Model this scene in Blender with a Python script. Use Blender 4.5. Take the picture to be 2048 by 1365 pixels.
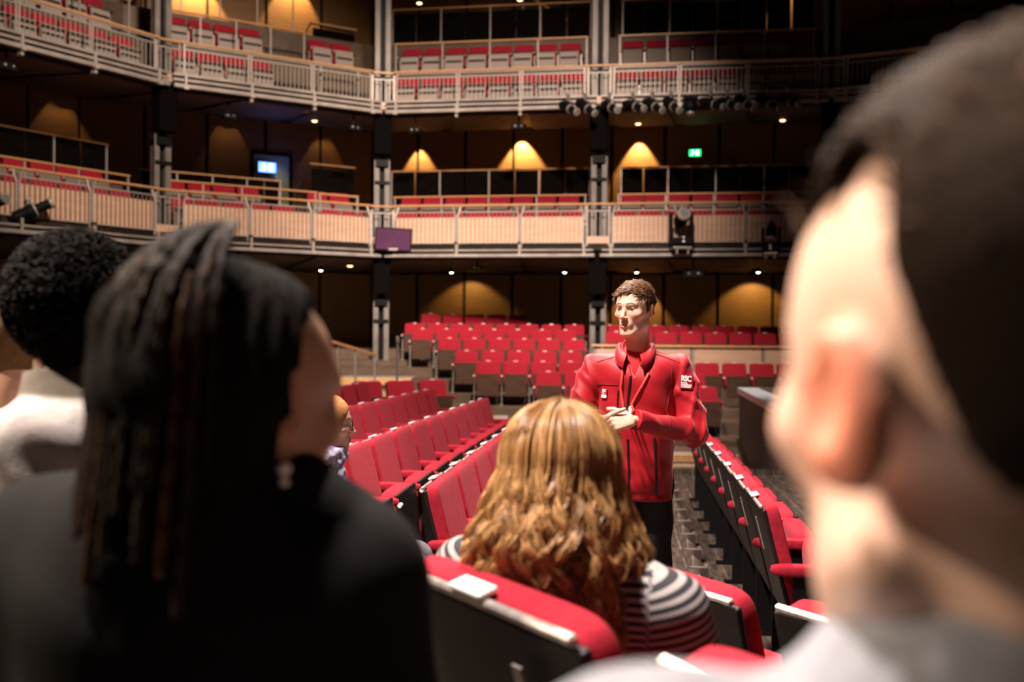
import bpy, bmesh, math, random
import numpy as np
from mathutils import Vector, Matrix, Euler, noise

for o in list(bpy.data.objects): bpy.data.objects.remove(o)
S = bpy.context.scene
COL = S.collection
PI = math.pi
R = math.radians

# ------------------------------------------------------------------ camera
CAM_Z = 1.40
cam_data = bpy.data.cameras.new('camera')
cam_data.lens = 35.0
cam_data.sensor_width = 36.0
cam_data.clip_start = 0.02
cam_data.clip_end = 200
cam_data.dof.use_dof = True
cam_data.dof.focus_distance = 3.5
cam_data.dof.aperture_fstop = 2.7
cam = bpy.data.objects.new('camera', cam_data)
COL.objects.link(cam)
cam.matrix_world = (Matrix.Translation((0, 0, CAM_Z)) @ Matrix.Rotation(R(90 - 0.65), 4, 'X')
                    @ Matrix.Rotation(R(0.5), 4, 'Z'))
S.camera = cam

# ------------------------------------------------------------------ view + world
S.view_settings.view_transform = 'Standard'
S.view_settings.look = 'None'
S.view_settings.gamma = 1.0
S.view_settings.use_curve_mapping = False
S.view_settings.exposure = 0.0
S.cycles.use_denoising = True
S.cycles.max_bounces = 6
S.cycles.sample_clamp_indirect = 4.0
W = bpy.data.worlds.new('world'); S.world = W
W.use_nodes = True
W.node_tree.nodes['Background'].inputs[0].default_value = (0.9, 0.62, 0.42, 1)
W.node_tree.nodes['Background'].inputs[1].default_value = 0.012

# ------------------------------------------------------------------ the rig over the stage
def lamp(name, kind, loc, target, energy, color=(1, .86, .70), size=0.4, spot=60, blend=0.5):
    d = bpy.data.lights.new(name, kind)
    d.energy = energy; d.color = color
    if kind == 'AREA':
        d.shape = 'DISK'; d.size = size
    else:
        d.shadow_soft_size = size
    if kind == 'SPOT':
        d.spot_size = R(spot); d.spot_blend = blend
    o = bpy.data.objects.new(name, d); COL.objects.link(o)
    o.location = loc
    o.rotation_euler = (Vector(target) - Vector(loc)).to_track_quat('-Z', 'Y').to_euler()
    return o

WARM = (1, .80, .62)
lamp('key_light', 'SPOT', (-2.5, 1.8, 8.9), (0.4, 4.5, 0.6), 10000, (1, .86, .78), .36, 70, .6)
lamp('rig_light', 'SPOT', (.2, 10.2, 8.6), (0.0, 2.4, 1.1), 5500, (1, .84, .72), .25, 52, .6)
lamp('side_light', 'SPOT', (-6.2, 2.6, 5.2), (.25, 1.3, 1.2), 2600, (1, .78, .58), .18, 46, .7)
lamp('rig_light', 'SPOT', (2.5, 9.5, 11.0), (-1.2, 8.6, 0.3), 5000, (1, .82, .70), .3, 75, .7)
lamp('rig_light', 'SPOT', (0.5, 11.5, 11.5), (-0.5, 19.8, 0.6), 9500, (1, .82, .70), .3, 50, .7)
lamp('rig_light', 'SPOT', (3.0, 11.5, 11.5), (3.3, 18.6, 0.2), 5500, (1, .82, .70), .3, 44, .7)
lamp('gallery_light', 'SPOT', (1.0, 10.0, 11.0), (-0.2, 23.0, 4.8), 10500, (1, .80, .66), .5, 48, .9)
lamp('gallery_light', 'SPOT', (-1.0, 9.5, 11.0), (-6.4, 21.5, 4.8), 8500, (1, .80, .64), .5, 56, .9)
# ------------------------------------------------------------------ helpers
def tag(o, label=None, cat=None, group=None, kind=None):
    if label: o['label'] = label
    if cat: o['category'] = cat
    if group: o['group'] = group
    if kind: o['kind'] = kind
    return o

def empty(name, loc=(0, 0, 0), rz=0.0, label=None, cat=None, group=None):
    o = bpy.data.objects.new(name, None); COL.objects.link(o)
    o.location = loc; o.rotation_euler = (0, 0, rz)
    o.empty_display_size = .1
    return tag(o, label, cat, group)

def link(name, me, mats=None, parent=None, smooth=False):
    o = bpy.data.objects.new(name, me); COL.objects.link(o)
    if mats is not None:
        me.materials.clear()
        for m in (mats if isinstance(mats, (list, tuple)) else [mats]): me.materials.append(m)
    if smooth:
        me.polygons.foreach_set('use_smooth', [True] * len(me.polygons))
    if parent is not None: o.parent = parent
    return o

class MB:
    """collects shapes into one mesh"""
    def __init__(s): s.bm = bmesh.new()
    def _m(s, vs, loc=(0, 0, 0), rot=(0, 0, 0), M=None):
        T = M if M is not None else Matrix.Translation(loc) @ Euler(rot).to_matrix().to_4x4()
        bmesh.ops.transform(s.bm, matrix=T, verts=vs)
    def box(s, c, d, rot=(0, 0, 0), bev=0.0, seg=1, mi=0):
        r = bmesh.ops.create_cube(s.bm, size=1.0); vs = r['verts']
        bmesh.ops.scale(s.bm, vec=d, verts=vs)
        if bev > 0:
            es = list({e for v in vs for e in v.link_edges})
            r2 = bmesh.ops.bevel(s.bm, geom=es, offset=bev, segments=seg, affect='EDGES', profile=.5)
            vs = list({v for f in r2['faces'] for v in f.verts} | {v for v in vs if v.is_valid})
        fs = {f for v in vs for f in v.link_faces}
        for f in fs: f.material_index = mi
        s._m(vs, c, rot); return s
    def bar(s, a, b, w, h, mi=0, up=(0, 0, 1)):
        a = Vector(a); b = Vector(b); d = b - a; L = d.length
        x = d.normalized(); z = Vector(up); z = (z - x * z.dot(x))
        if z.length < 1e-4: z = Vector((1, 0, 0)) - x * x.x
        z.normalize(); y = z.cross(x)
        M = Matrix((x, y, z)).transposed().to_4x4(); M.translation = (a + b) / 2
        vs = bmesh.ops.create_cube(s.bm, size=1.0)['verts']
        bmesh.ops.scale(s.bm, vec=(L, w, h), verts=vs)
        for f in {f for v in vs for f in v.link_faces}: f.material_index = mi
        s._m(vs, M=M); return s
    def cyl(s, a, b, r, r2=None, n=12, mi=0, caps=True):
        a = Vector(a); b = Vector(b); d = b - a
        vs = bmesh.ops.create_cone(s.bm, cap_ends=caps, segments=n, radius1=r, radius2=r if r2 is None else r2, depth=d.length)['verts']
        q = d.to_track_quat('Z', 'Y').to_matrix().to_4x4(); q.translation = (a + b) / 2
        for f in {f for v in vs for f in v.link_faces}: f.material_index = mi
        s._m(vs, M=q); return s
    def sph(s, c, r, n=16, mi=0, rot=(0, 0, 0)):
        vs = bmesh.ops.create_uvsphere(s.bm, u_segments=n, v_segments=max(6, n // 2), radius=1)['verts']
        bmesh.ops.scale(s.bm, vec=(r if isinstance(r, (tuple, list)) else (r, r, r)), verts=vs)
        for f in {f for v in vs for f in v.link_faces}: f.material_index = mi
        s._m(vs, c, rot); return s
    def pad(s, c, d, rot=(0, 0, 0), e=.35, n=20, mi=0):
        """superellipsoid cushion"""
        vs = bmesh.ops.create_uvsphere(s.bm, u_segments=n, v_segments=max(8, n // 2), radius=1)['verts']
        for v in vs:
            x, y, z = v.co
            ph = math.asin(max(-1, min(1, z))); th = math.atan2(y, x)
            f = lambda q: math.copysign(abs(q) ** e, q)
            v.co = (f(math.cos(ph)) * f(math.cos(th)) * d[0] / 2, f(math.cos(ph)) * f(math.sin(th)) * d[1] / 2, f(math.sin(ph)) * d[2] / 2)
        for f in {f for v in vs for f in v.link_faces}: f.material_index = mi
        s._m(vs, c, rot); return s
    def poly(s, pts, mi=0):
        f = s.bm.faces.new([s.bm.verts.new(p) for p in pts]); f.material_index = mi; return s
    def prism(s, pts, z0, z1, mi=0):
        """vertical prism; pts (x,y), z0/z1 numbers or lists"""
        n = len(pts)
        Z0 = z0 if isinstance(z0, (list, tuple)) else [z0] * n
        Z1 = z1 if isinstance(z1, (list, tuple)) else [z1] * n
        lo = [s.bm.verts.new((p[0], p[1], Z0[i])) for i, p in enumerate(pts)]
        hi = [s.bm.verts.new((p[0], p[1], Z1[i])) for i, p in enumerate(pts)]
        fs = [s.bm.faces.new(lo[::-1]), s.bm.faces.new(hi)]
        for i in range(n):
            j = (i + 1) % n; fs.append(s.bm.faces.new((lo[i], lo[j], hi[j], hi[i])))
        for f in fs: f.material_index = mi
        return s
    def tube(s, pts, r, n=8, mi=0):
        pts = [Vector(p) for p in pts]; rings = []
        up = Vector((0, 0, 1))
        for i, p in enumerate(pts):
            d = (pts[min(i + 1, len(pts) - 1)] - pts[max(i - 1, 0)]).normalized()
            a = up - d * up.dot(d)
            if a.length < .05: a = Vector((1, 0, 0)) - d * d.x
            a.normalize(); b = d.cross(a)
            rr = r[i] if isinstance(r, (list, tuple)) else r
            rings.append([s.bm.verts.new(p + (a * math.cos(t) + b * math.sin(t)) * rr) for t in [2 * PI * k / n for k in range(n)]])
        for i in range(len(rings) - 1):
            for k in range(n):
                f = s.bm.faces.new((rings[i][k], rings[i][(k + 1) % n], rings[i + 1][(k + 1) % n], rings[i + 1][k])); f.material_index = mi
        s.bm.faces.new(rings[0][::-1]).material_index = mi
        s.bm.faces.new(rings[-1]).material_index = mi
        return s
    def mesh(s, name='m'):
        bmesh.ops.recalc_face_normals(s.bm, faces=s.bm.faces)
        me = bpy.data.meshes.new(name); s.bm.to_mesh(me); s.bm.free(); return me
    def build(s, name, mats, parent=None, smooth=False):
        return link(name, s.mesh(name), mats, parent, smooth)

def copy_tree(o, parent=None):
    c = o.copy(); COL.objects.link(c)
    if parent is not None: c.parent = parent
    for ch in KIDS.get(o.name, []) if o.name in KIDS else o.children:
        copy_tree(ch, c)
    return c
KIDS = {}

# ------------------------------------------------------------------ materials
def mat(name, col, rough=.6, metal=0.0, spec=.5, var=0.0, scale=20.0, bump=0.0, bscale=None, sheen=0.0, sheen_col=None,
        col2=None, stretch=(1, 1, 1), emit=None, estr=0.0, attr=False, coat=0.0):
    m = bpy.data.materials.new(name); m.use_nodes = True
    nt = m.node_tree; b = nt.nodes['Principled BSDF']
    b.inputs['Base Color'].default_value = (*col, 1)
    b.inputs['Roughness'].default_value = rough
    b.inputs['Metallic'].default_value = metal
    b.inputs['Specular IOR Level'].default_value = spec
    if coat: b.inputs['Coat Weight'].default_value = coat
    if sheen:
        b.inputs['Sheen Weight'].default_value = sheen
        b.inputs['Sheen Roughness'].default_value = .4
        if sheen_col: b.inputs['Sheen Tint'].default_value = (*sheen_col, 1)
    tc = nt.nodes.new('ShaderNodeTexCoord'); mp = nt.nodes.new('ShaderNodeMapping')
    mp.inputs['Scale'].default_value = stretch
    nt.links.new(tc.outputs['Object'], mp.inputs[0])
    src = None
    if attr:
        a = nt.nodes.new('ShaderNodeAttribute'); a.attribute_name = 'Col'; src = a.outputs['Color']
    if var or col2:
        n = nt.nodes.new('ShaderNodeTexNoise'); n.inputs['Scale'].default_value = scale; n.inputs['Detail'].default_value = 4
        nt.links.new(mp.outputs[0], n.inputs['Vector'])
        rp = nt.nodes.new('ShaderNodeValToRGB'); rp.color_ramp.elements[0].position = .3; rp.color_ramp.elements[1].position = .7
        nt.links.new(n.outputs[0], rp.inputs[0])
        if col2:
            rp.color_ramp.elements[0].color = (*col, 1); rp.color_ramp.elements[1].color = (*col2, 1)
            out = rp.outputs[0]
        else:
            lo, hi = 1 - var, 1 + var
            rp.color_ramp.elements[0].color = (lo, lo, lo, 1); rp.color_ramp.elements[1].color = (hi, hi, hi, 1)
            mx = nt.nodes.new('ShaderNodeMix'); mx.data_type = 'RGBA'; mx.blend_type = 'MULTIPLY'; mx.inputs[0].default_value = 1
            mx.inputs[6].default_value = (*col, 1)
            if src: nt.links.new(src, mx.inputs[6])
            nt.links.new(rp.outputs[0], mx.inputs[7]); out = mx.outputs[2]
        nt.links.new(out, b.inputs['Base Color'])
    elif src:
        nt.links.new(src, b.inputs['Base Color'])
    if bump:
        n = nt.nodes.new('ShaderNodeTexNoise'); n.inputs['Scale'].default_value = bscale or scale * 4; n.inputs['Detail'].default_value = 3
        nt.links.new(mp.outputs[0], n.inputs['Vector'])
        bp = nt.nodes.new('ShaderNodeBump'); bp.inputs['Strength'].default_value = bump; bp.inputs['Distance'].default_value = .004
        nt.links.new(n.outputs[0], bp.inputs['Height']); nt.links.new(bp.outputs[0], b.inputs['Normal'])
    if emit:
        b.inputs['Emission Color'].default_value = (*emit, 1); b.inputs['Emission Strength'].default_value = estr
    return m

def stripes(name, ca, cb, freq, axis=2, rough=.8, attr=None):
    """even stripes along an object axis (or along an attribute)"""
    m = bpy.data.materials.new(name); m.use_nodes = True; nt = m.node_tree; b = nt.nodes['Principled BSDF']
    b.inputs['Roughness'].default_value = rough
    if attr:
        a = nt.nodes.new('ShaderNodeAttribute'); a.attribute_name = attr; val = a.outputs['Fac']
    else:
        tc = nt.nodes.new('ShaderNodeTexCoord'); sx = nt.nodes.new('ShaderNodeSeparateXYZ')
        nt.links.new(tc.outputs['Object'], sx.inputs[0]); val = sx.outputs[axis]
    mu = nt.nodes.new('ShaderNodeMath'); mu.operation = 'MULTIPLY'; mu.inputs[1].default_value = freq; nt.links.new(val, mu.inputs[0])
    fr = nt.nodes.new('ShaderNodeMath'); fr.operation = 'FRACT'; nt.links.new(mu.outputs[0], fr.inputs[0])
    rp = nt.nodes.new('ShaderNodeValToRGB'); rp.color_ramp.interpolation = 'CONSTANT'
    rp.color_ramp.elements[0].color = (*ca, 1); rp.color_ramp.elements[1].color = (*cb, 1); rp.color_ramp.elements[1].position = .52
    nt.links.new(fr.outputs[0], rp.inputs[0]); nt.links.new(rp.outputs[0], b.inputs['Base Color'])
    return m

def wood(name, c1, c2, rough=.45, stretch=(1, 1, 8), scale=3, bump=.05):
    return mat(name, c1, rough, col2=c2, scale=scale, stretch=stretch, bump=bump, bscale=scale * 3)

M = {}
M['seat_red'] = mat('seat_red', (.33, .014, .028), .9, spec=.15, var=.16, scale=35, bump=.35, bscale=300, sheen=.12, sheen_col=(1, .35, .42))
M['seat_red_hot'] = mat('seat_red_hot', (.62, .05, .03), .9, spec=.15, var=.12, scale=35, sheen=.2, sheen_col=(1, .5, .4))
M['dark_wood'] = mat('dark_wood', (.030, .020, .014), .42, col2=(.055, .036, .024), scale=5, stretch=(1, 1, 6))
M['seat_back_wood'] = mat('seat_back_wood', (.010, .008, .008), .5, spec=.2, col2=(.018, .013, .011), scale=6, stretch=(1, 1, 6))
M['under_wood'] = mat('under_wood', (.045, .022, .012), .6, spec=.2, col2=(.075, .038, .021), scale=5, stretch=(1, 1, 6))
M['pale_under'] = mat('pale_under', (.36, .29, .25), .7, var=.1, scale=30)
M['grey_under'] = mat('grey_under', (.20, .15, .12), .7, var=.1, scale=30)
M['steel'] = mat('steel', (.42, .38, .35), .42, metal=.7, var=.15, scale=14)
M['worn_steel'] = mat('worn_steel', (.42, .38, .35), .35, metal=.55, var=.3, scale=40)
M['black_metal'] = mat('black_metal', (.004, .0035, .0035), .55, spec=.15, var=.2, scale=20)
M['beam'] = mat('beam', (.34, .29, .26), .55, metal=.2, var=.2, scale=3)
M['column'] = mat('column', (.19, .165, .145), .55, metal=.2, var=.3, scale=2.5)
M['rail_paint'] = mat('rail_paint', (.42, .36, .32), .5, metal=.25, var=.1, scale=8)
M['rail_wood'] = mat('rail_wood', (.50, .24, .09), .38, col2=(.62, .33, .14), scale=4, stretch=(6, 1, 1))
M['baluster'] = mat('baluster', (.22, .18, .15), .6, spec=.2)
M['panel_wood'] = mat('panel_wood', (.58, .35, .235), .5, col2=(.68, .43, .30), scale=2.2, stretch=(1, 1, 5))
M['nosing'] = mat('nosing', (.66, .36, .14), .45, col2=(.75, .45, .2), scale=3, stretch=(8, 1, 1))
M['tread'] = mat('tread', (.34, .28, .24), .6, col2=(.46, .39, .34), scale=4)
M['white'] = mat('white', (.82, .78, .74), .4)
M['white_gloss'] = mat('white_gloss', (.9, .88, .85), .25)
M['stage_side'] = mat('stage_side', (.13, .105, .10), .75, var=.2, scale=6)
M['stage_edge'] = mat('stage_edge', (.62, .78, .86), .35, col2=(.85, .92, .95), scale=20, stretch=(6, 1, 1))
M['stage_top'] = mat('stage_top', (.10, .09, .09), .4, var=.2, scale=4)
M['soffit'] = mat('soffit', (.15, .105, .08), .7, var=.25, scale=2)
M['black'] = mat('black', (.004, .003, .003), .95, spec=.03)
M['dark_wall'] = mat('dark_wall', (.02, .014, .010), .8)
M['gallery_floor'] = mat('gallery_floor', (.11, .07, .045), .6, var=.2, scale=4)
M['partition'] = mat('partition', (.003, .002, .002), .9, spec=.03, col2=(.006, .004, .003), scale=3, stretch=(1, 1, 5))
M['wall_wood'] = mat('wall_wood', (.30, .155, .055), .5, col2=(.38, .20, .075), scale=2.0, stretch=(1, 1, 9), bump=.1, bscale=4)
M['lens'] = mat('lens', (.5, .5, .5), .15, metal=.6)
M['lamp_glow'] = mat('lamp_glow', (1, 1, 1), .4, emit=(1, .85, .62), estr=14)
M['lamp_warm'] = mat('lamp_warm', (1, .7, .4), .4, emit=(1, .62, .28), estr=5)

# floor boards: dark worn planks running along the aisle
def boards(name, c1, c2, angle=0.0, width=.14, length=1.8, rough=.38):
    m = bpy.data.materials.new(name); m.use_nodes = True; nt = m.node_tree; b = nt.nodes['Principled BSDF']
    tc = nt.nodes.new('ShaderNodeTexCoord'); mp = nt.nodes.new('ShaderNodeMapping')
    mp.inputs['Rotation'].default_value = (0, 0, angle)
    nt.links.new(tc.outputs['Object'], mp.inputs[0])
    br = nt.nodes.new('ShaderNodeTexBrick'); br.inputs['Scale'].default_value = 1.0
    br.inputs['Brick Width'].default_value = length; br.inputs['Row Height'].default_value = width
    br.inputs['Mortar Size'].default_value = .006; br.inputs['Color1'].default_value = (*c1, 1); br.inputs['Color2'].default_value = (*c2, 1)
    br.inputs['Mortar'].default_value = (.14, .105, .08, 1); br.inputs['Bias'].default_value = -.2
    nt.links.new(mp.outputs[0], br.inputs['Vector'])
    n = nt.nodes.new('ShaderNodeTexNoise'); n.inputs['Scale'].default_value = 5; n.inputs['Detail'].default_value = 6
    mp2 = nt.nodes.new('ShaderNodeMapping'); mp2.inputs['Scale'].default_value = (1, 6, 1)
    nt.links.new(mp.outputs[0], mp2.inputs[0]); nt.links.new(mp2.outputs[0], n.inputs['Vector'])
    rp = nt.nodes.new('ShaderNodeValToRGB'); rp.color_ramp.elements[0].color = (.55, .55, .55, 1); rp.color_ramp.elements[1].color = (1.5, 1.5, 1.5, 1)
    rp.color_ramp.elements[0].position = .35; rp.color_ramp.elements[1].position = .7
    nt.links.new(n.outputs[0], rp.inputs[0])
    mx = nt.nodes.new('ShaderNodeMix'); mx.data_type = 'RGBA'; mx.blend_type = 'MULTIPLY'; mx.inputs[0].default_value = 1
    nt.links.new(br.outputs[0], mx.inputs[6]); nt.links.new(rp.outputs[0], mx.inputs[7]); nt.links.new(mx.outputs[2], b.inputs['Base Color'])
    rr = nt.nodes.new('ShaderNodeMapRange'); rr.inputs['To Min'].default_value = rough - .1; rr.inputs['To Max'].default_value = rough + .2
    nt.links.new(n.outputs[0], rr.inputs[0]); nt.links.new(rr.outputs[0], b.inputs['Roughness'])
    return m
M['boards'] = boards('boards', (.060, .044, .034), (.095, .070, .054), -R(90 - 6.4))

ORD = ['first', 'second', 'third', 'fourth', 'fifth', 'sixth', 'seventh', 'eighth', 'ninth', 'tenth', 'eleventh', 'twelfth',
       'thirteenth', 'fourteenth', 'fifteenth', 'sixteenth', 'seventeenth', 'eighteenth', 'nineteenth', 'twentieth']
# ------------------------------------------------------------------ the building
NODES = [(-12.6, 7.0), (-11.75, 11.8), (-9.92, 16.5), (-7.18, 20.7), (-3.04, 23.2), (1.91, 22.4), (6.86, 21.6), (11.4, 19.4)]
NODES = [Vector((a, b)) for a, b in NODES]
def off(o):
    """the gallery front line moved outwards by o metres, corners mitred"""
    out = []
    for i, p in enumerate(NODES):
        ns = []
        if i > 0: d = (NODES[i] - NODES[i - 1]).normalized(); ns.append(Vector((-d.y, d.x)))
        if i < len(NODES) - 1: d = (NODES[i + 1] - NODES[i]).normalized(); ns.append(Vector((-d.y, d.x)))
        n = sum(ns, Vector((0, 0))).normalized()
        out.append(p + n * (o / n.dot(ns[0])))
    return out
def structure(o, label=None): o['kind'] = 'structure'; return o

U = Vector((.1125, .99365)); N1 = Vector((.99365, -.1125))      # along the side rows / the way they face
def lineL(xo, y): return xo + .1125 * (y - 4.83)
XA, XL1, XL2, XL3, XL4 = 1.125, -.379, -1.055, -1.83, -2.62

def strip(x0, x1, y0, y1, top, slope=-.0175, bottom=-1.3):
    b = MB()
    pts = [(lineL(x0, y0), y0), (lineL(x1, y0), y0), (lineL(x1, y1), y1), (lineL(x0, y1), y1)]
    b.prism(pts, bottom, [top + slope * p[1] for p in pts])
    return b
structure(strip(XL1 - .15, XA - .12, 2.2, 12.0, -.03).build('floor', M['boards']))
structure(strip(XA - .12, XA + 1.6, 2.2, 12.0, -.12).build('floor', M['boards']))
structure(strip(XL2 - .15, XL1 - .15, 3.2, 12.0, -.0).build('floor', M['boards']))
structure(strip(XL3 - .15, XL2 - .15, 3.2, 12.0, .04).build('floor', M['boards']))
structure(strip(XL4 - 3.5, XL3 - .15, 3.2, 12.0, .10).build('floor', M['boards']))
b = MB(); b.prism([(-7, 12), (4.6, 12), (4.6, 15.5), (-7, 15.5)], -1.6, [-.26, -.26, -.82, -.82])
structure(b.build('floor', M['boards']))
b = MB(); b.prism([(-9, -5.5), (8, -5.5), (8, 2.2), (-9, 2.2)], -1.3, -.07); structure(b.build('floor', M['boards']))
b = MB(); b.prism([(4.4, -5.0), (-.2, 2.85), (-.9, 3.2), (-9, 3.2), (-9, -5.0)], -1.25, .165); structure(b.build('floor', M['boards']))
# ground floor under everything
b = MB(); b.box((0, 11, -1.75), (34, 40, .3)); structure(b.build('floor', M['black']))
# side risers west of the side stalls
b = MB(); b.prism([(-13, -5), (-6.9, -5), (-5.2, 12), (-4.2, 16), (-4.0, 22.6), (-14, 24)], -1.3, .30); structure(b.build('floor', M['gallery_floor']))

# the two shallow steps before the end stalls
t = empty('stair', (1.85, 15.5, -.82), 0, 'two shallow timber-edged steps between the aisle and the far stalls', 'steps')
for k, (y0, y1, zt) in enumerate(((15.5, 15.92, -.695), (15.92, 16.4, -.57))):
    b = MB(); b.box((0, (y0 + y1) / 2 - 15.5 + .02, (zt - 1.2) / 2 + .82 - .01), (3.56, y1 - y0 + .04, zt + 1.2 - .03)); b.build('tread', M['tread'], t)
    b = MB(); b.box((0, y0 - 15.5 - .012, zt + .82 - .065), (3.58, .03, .12), bev=.006); b.build('nosing', M['nosing'], t)
# end stalls tiers
ROWS_D = [17.9, 18.9, 19.9, 20.9, 21.9, 22.9, 23.9, 24.9]
ROWS_Z = [-.47, -.26, -.10, .08, .33, .53, .66, .90]
b = MB(); b.prism([(-4.0, 15.5), (9, 15.5), (9, 17.04), (-4, 17.04)], -1.6, [-.83, -.83, -.58, -.58]); structure(b.build('floor', M['gallery_floor']))
for i, (d, z) in enumerate(zip(ROWS_D, ROWS_Z)):
    y0 = d - .86; y1 = d + .14
    if i == 7: y1 = 29
    x1 = 9.5 if i < 3 else (1.75 if i < 5 else 9.5)
    b = MB(); b.prism([(-4.0 if i < 4 else -9, y0), (x1, y0), (x1, y1), (-4.0 if i < 4 else -9, y1)], -1.6, z)
    structure(b.build('floor', M['gallery_floor']))
b = MB(); b.prism([(1.75, 21.04), (9.5, 21.04), (9.5, 23.04), (1.75, 23.04)], -1.6, .50); structure(b.build('floor', M['gallery_floor']))
# the stair beside the end stalls: a tread and a timber nosing for each tier
LEFTX = [1.2, .15, -1.0, -1.5, -1.9, -2.6, -2.9, -2.9]
t = empty('stair', (-2.6, 16.9, -.57), 0, 'pale timber-edged stair climbing beside the left end of the far stalls', 'stairs')
for i in range(0, 5):
    xl, xr = -3.7 + (0 if i < 3 else -.6), LEFTX[i] - .22
    y0 = ROWS_D[i] - .86; z = ROWS_Z[i]
    b = MB(); b.box(((xl + xr) / 2 + 2.6, y0 + .45 - 16.9, z + .012 + .57), (xr - xl, .94, .024)); b.build('tread', M['tread'], t)
    b = MB(); b.box(((xl + xr) / 2 + 2.6, y0 - .02 - 16.9, z - .05 + .57), (xr - xl, .04, .15), bev=.008); b.build('nosing', M['nosing'], t)
    b = MB(); b.box(((xl + xr) / 2 + 2.6, y0 + .47 - 16.9, z + .03 + .57), (xr - xl, .03, .012)); b.build('edge_strip', M['worn_steel'], t)

# stage platform on the right
b = MB(); e0, e1 = (2.28, 3.0), (3.87, 16.9)
t = empty('stage_platform', (4.5, 10, -1.2), 0, 'raised thrust stage block with dark cloth side and pale blue edge', 'stage')
b.prism([(e0[0] - 4.5, e0[1] - 10), (9.2 - 4.5, -7), (9.2 - 4.5, 6.9), (e1[0] - 4.5, e1[1] - 10)], 0, 1.55); b.build('skirt', M['stage_side'], t)
b = MB(); b.prism([(e0[0] - 4.53, e0[1] - 10.03), (9.2 - 4.5, -7.03), (9.2 - 4.5, 6.93), (e1[0] - 4.53, e1[1] - 10 + .03)], 1.55, 1.65)
b.build('stage_edge', M['stage_edge'], t)
b = MB(); b.prism([(e0[0] - 4.2, e0[1] - 9.9), (9.2 - 4.5, -6.9), (9.2 - 4.5, 6.8), (e1[0] - 4.2, e1[1] - 10 - .1)], 1.65, 1.656)
b.build('stage_deck', M['stage_top'], t)

# outer walls with timber panels
WO = 4.75
wl = off(WO); names = ['left', 'left', 'far_left', 'far_left', 'far', 'far', 'far_right']
for i in range(len(wl) - 1):
    a, c = wl[i], wl[i + 1]; d = (c - a); L = d.length; d.normalize(); n = Vector((-d.y, d.x))
    b = MB(); o = n * .3
    b.prism([tuple(a), tuple(c), tuple(c + o), tuple(a + o)], -1.6, 13.2)
    structure(b.build('wall_' + names[i], M['dark_wall']))
    k = max(1, round(L / 1.42)); w = L / k
    for (z0, z1) in ((.3, 2.92), (3.4, 6.92), (6.95, 12.6)):
        if i < 1: continue
        b = MB()
        for j in range(k):
            p = a + d * (w * (j + .5)) - n * .03
            M4 = Matrix.Rotation(math.atan2(d.y, d.x), 4, 'Z'); M4.translation = (p.x, p.y, (z0 + z1) / 2)
            vs = bmesh.ops.create_cube(b.bm, size=1)['verts']; bmesh.ops.scale(b.bm, vec=(w - .09, .04, z1 - z0), verts=vs)
            bmesh.ops.transform(b.bm, matrix=M4, verts=vs)
        structure(b.build('trim_panels', M['wall_wood']))
b = MB(); b.box((0, -6.1, 5.8), (34, .3, 15)); structure(b.build('wall_back', M['dark_wall']))
b = MB(); b.box((15.5, 7, 5.8), (.3, 26, 15)); structure(b.build('wall_right', M['dark_wall']))
b = MB(); b.box((-17.6, 0, 5.8), (.3, 14, 15)); structure(b.build('wall_left', M['dark_wall']))
b = MB(); b.box((0, 11, 13.3), (36, 44, .2)); structure(b.build('ceiling', M['black']))

# ------------------------------------------------------------------ galleries
LEVELS = [dict(n='lower', z=[3.35, 3.88, 4.55], sf=3.02, sb=2.98), dict(n='upper', z=[6.5, 7.58, 8.6], sf=6.33, sb=6.92)]
TO = [0.0, 1.08, 2.2, WO]
BAYN = {1: 'far left', 6: 'far right', 2: 'left side', 3: 'angled left', 4: 'centre', 5: 'right-hand'}
OFFS = {o: off(o) for o in (-.12, 0.0, .35, 1.0, 1.08, 1.12, 2.1, 2.2, 2.24, 3.2, WO)}
for lv in LEVELS:
    for i in range(1, 7):
        b = MB()
        for t_ in range(3):
            A, B_ = OFFS[TO[t_]], OFFS[TO[t_ + 1]]
            f0 = TO[t_] / WO; f1 = TO[t_ + 1] / WO
            s0 = lv['sf'] + (lv['sb'] - lv['sf']) * f0 + .03; s1 = lv['sf'] + (lv['sb'] - lv['sf']) * f1 + .03
            b.prism([tuple(A[i]), tuple(A[i + 1]), tuple(B_[i + 1]), tuple(B_[i])], [s0, s0, s1, s1], (4.1 if i == 3 and lv['n'] == 'lower' and t_ == 2 else lv['z'][t_]))
        structure(b.build('gallery_floor', M['gallery_floor']))
        # soffit boards with dark ribs
        b = MB(); A, B_ = OFFS[0.0], OFFS[WO]
        q = lambda u, v: (A[i].lerp(A[i + 1], u).lerp(B_[i].lerp(B_[i + 1], u), v))
        for u0, u1 in ((.04, .30), (.34, .64), (.68, .96)):
            P = [q(u0, .06), q(u1, .06), q(u1, .94), q(u0, .94)]
            zz = [lv['sf'] + (lv['sb'] - lv['sf']) * v for v in (.06, .06, .94, .94)]
            b.prism([tuple(p) for p in P], [z - .02 for z in zz], [z + .03 for z in zz])
        structure(b.build('ceiling_panels', M['soffit']))

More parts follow.
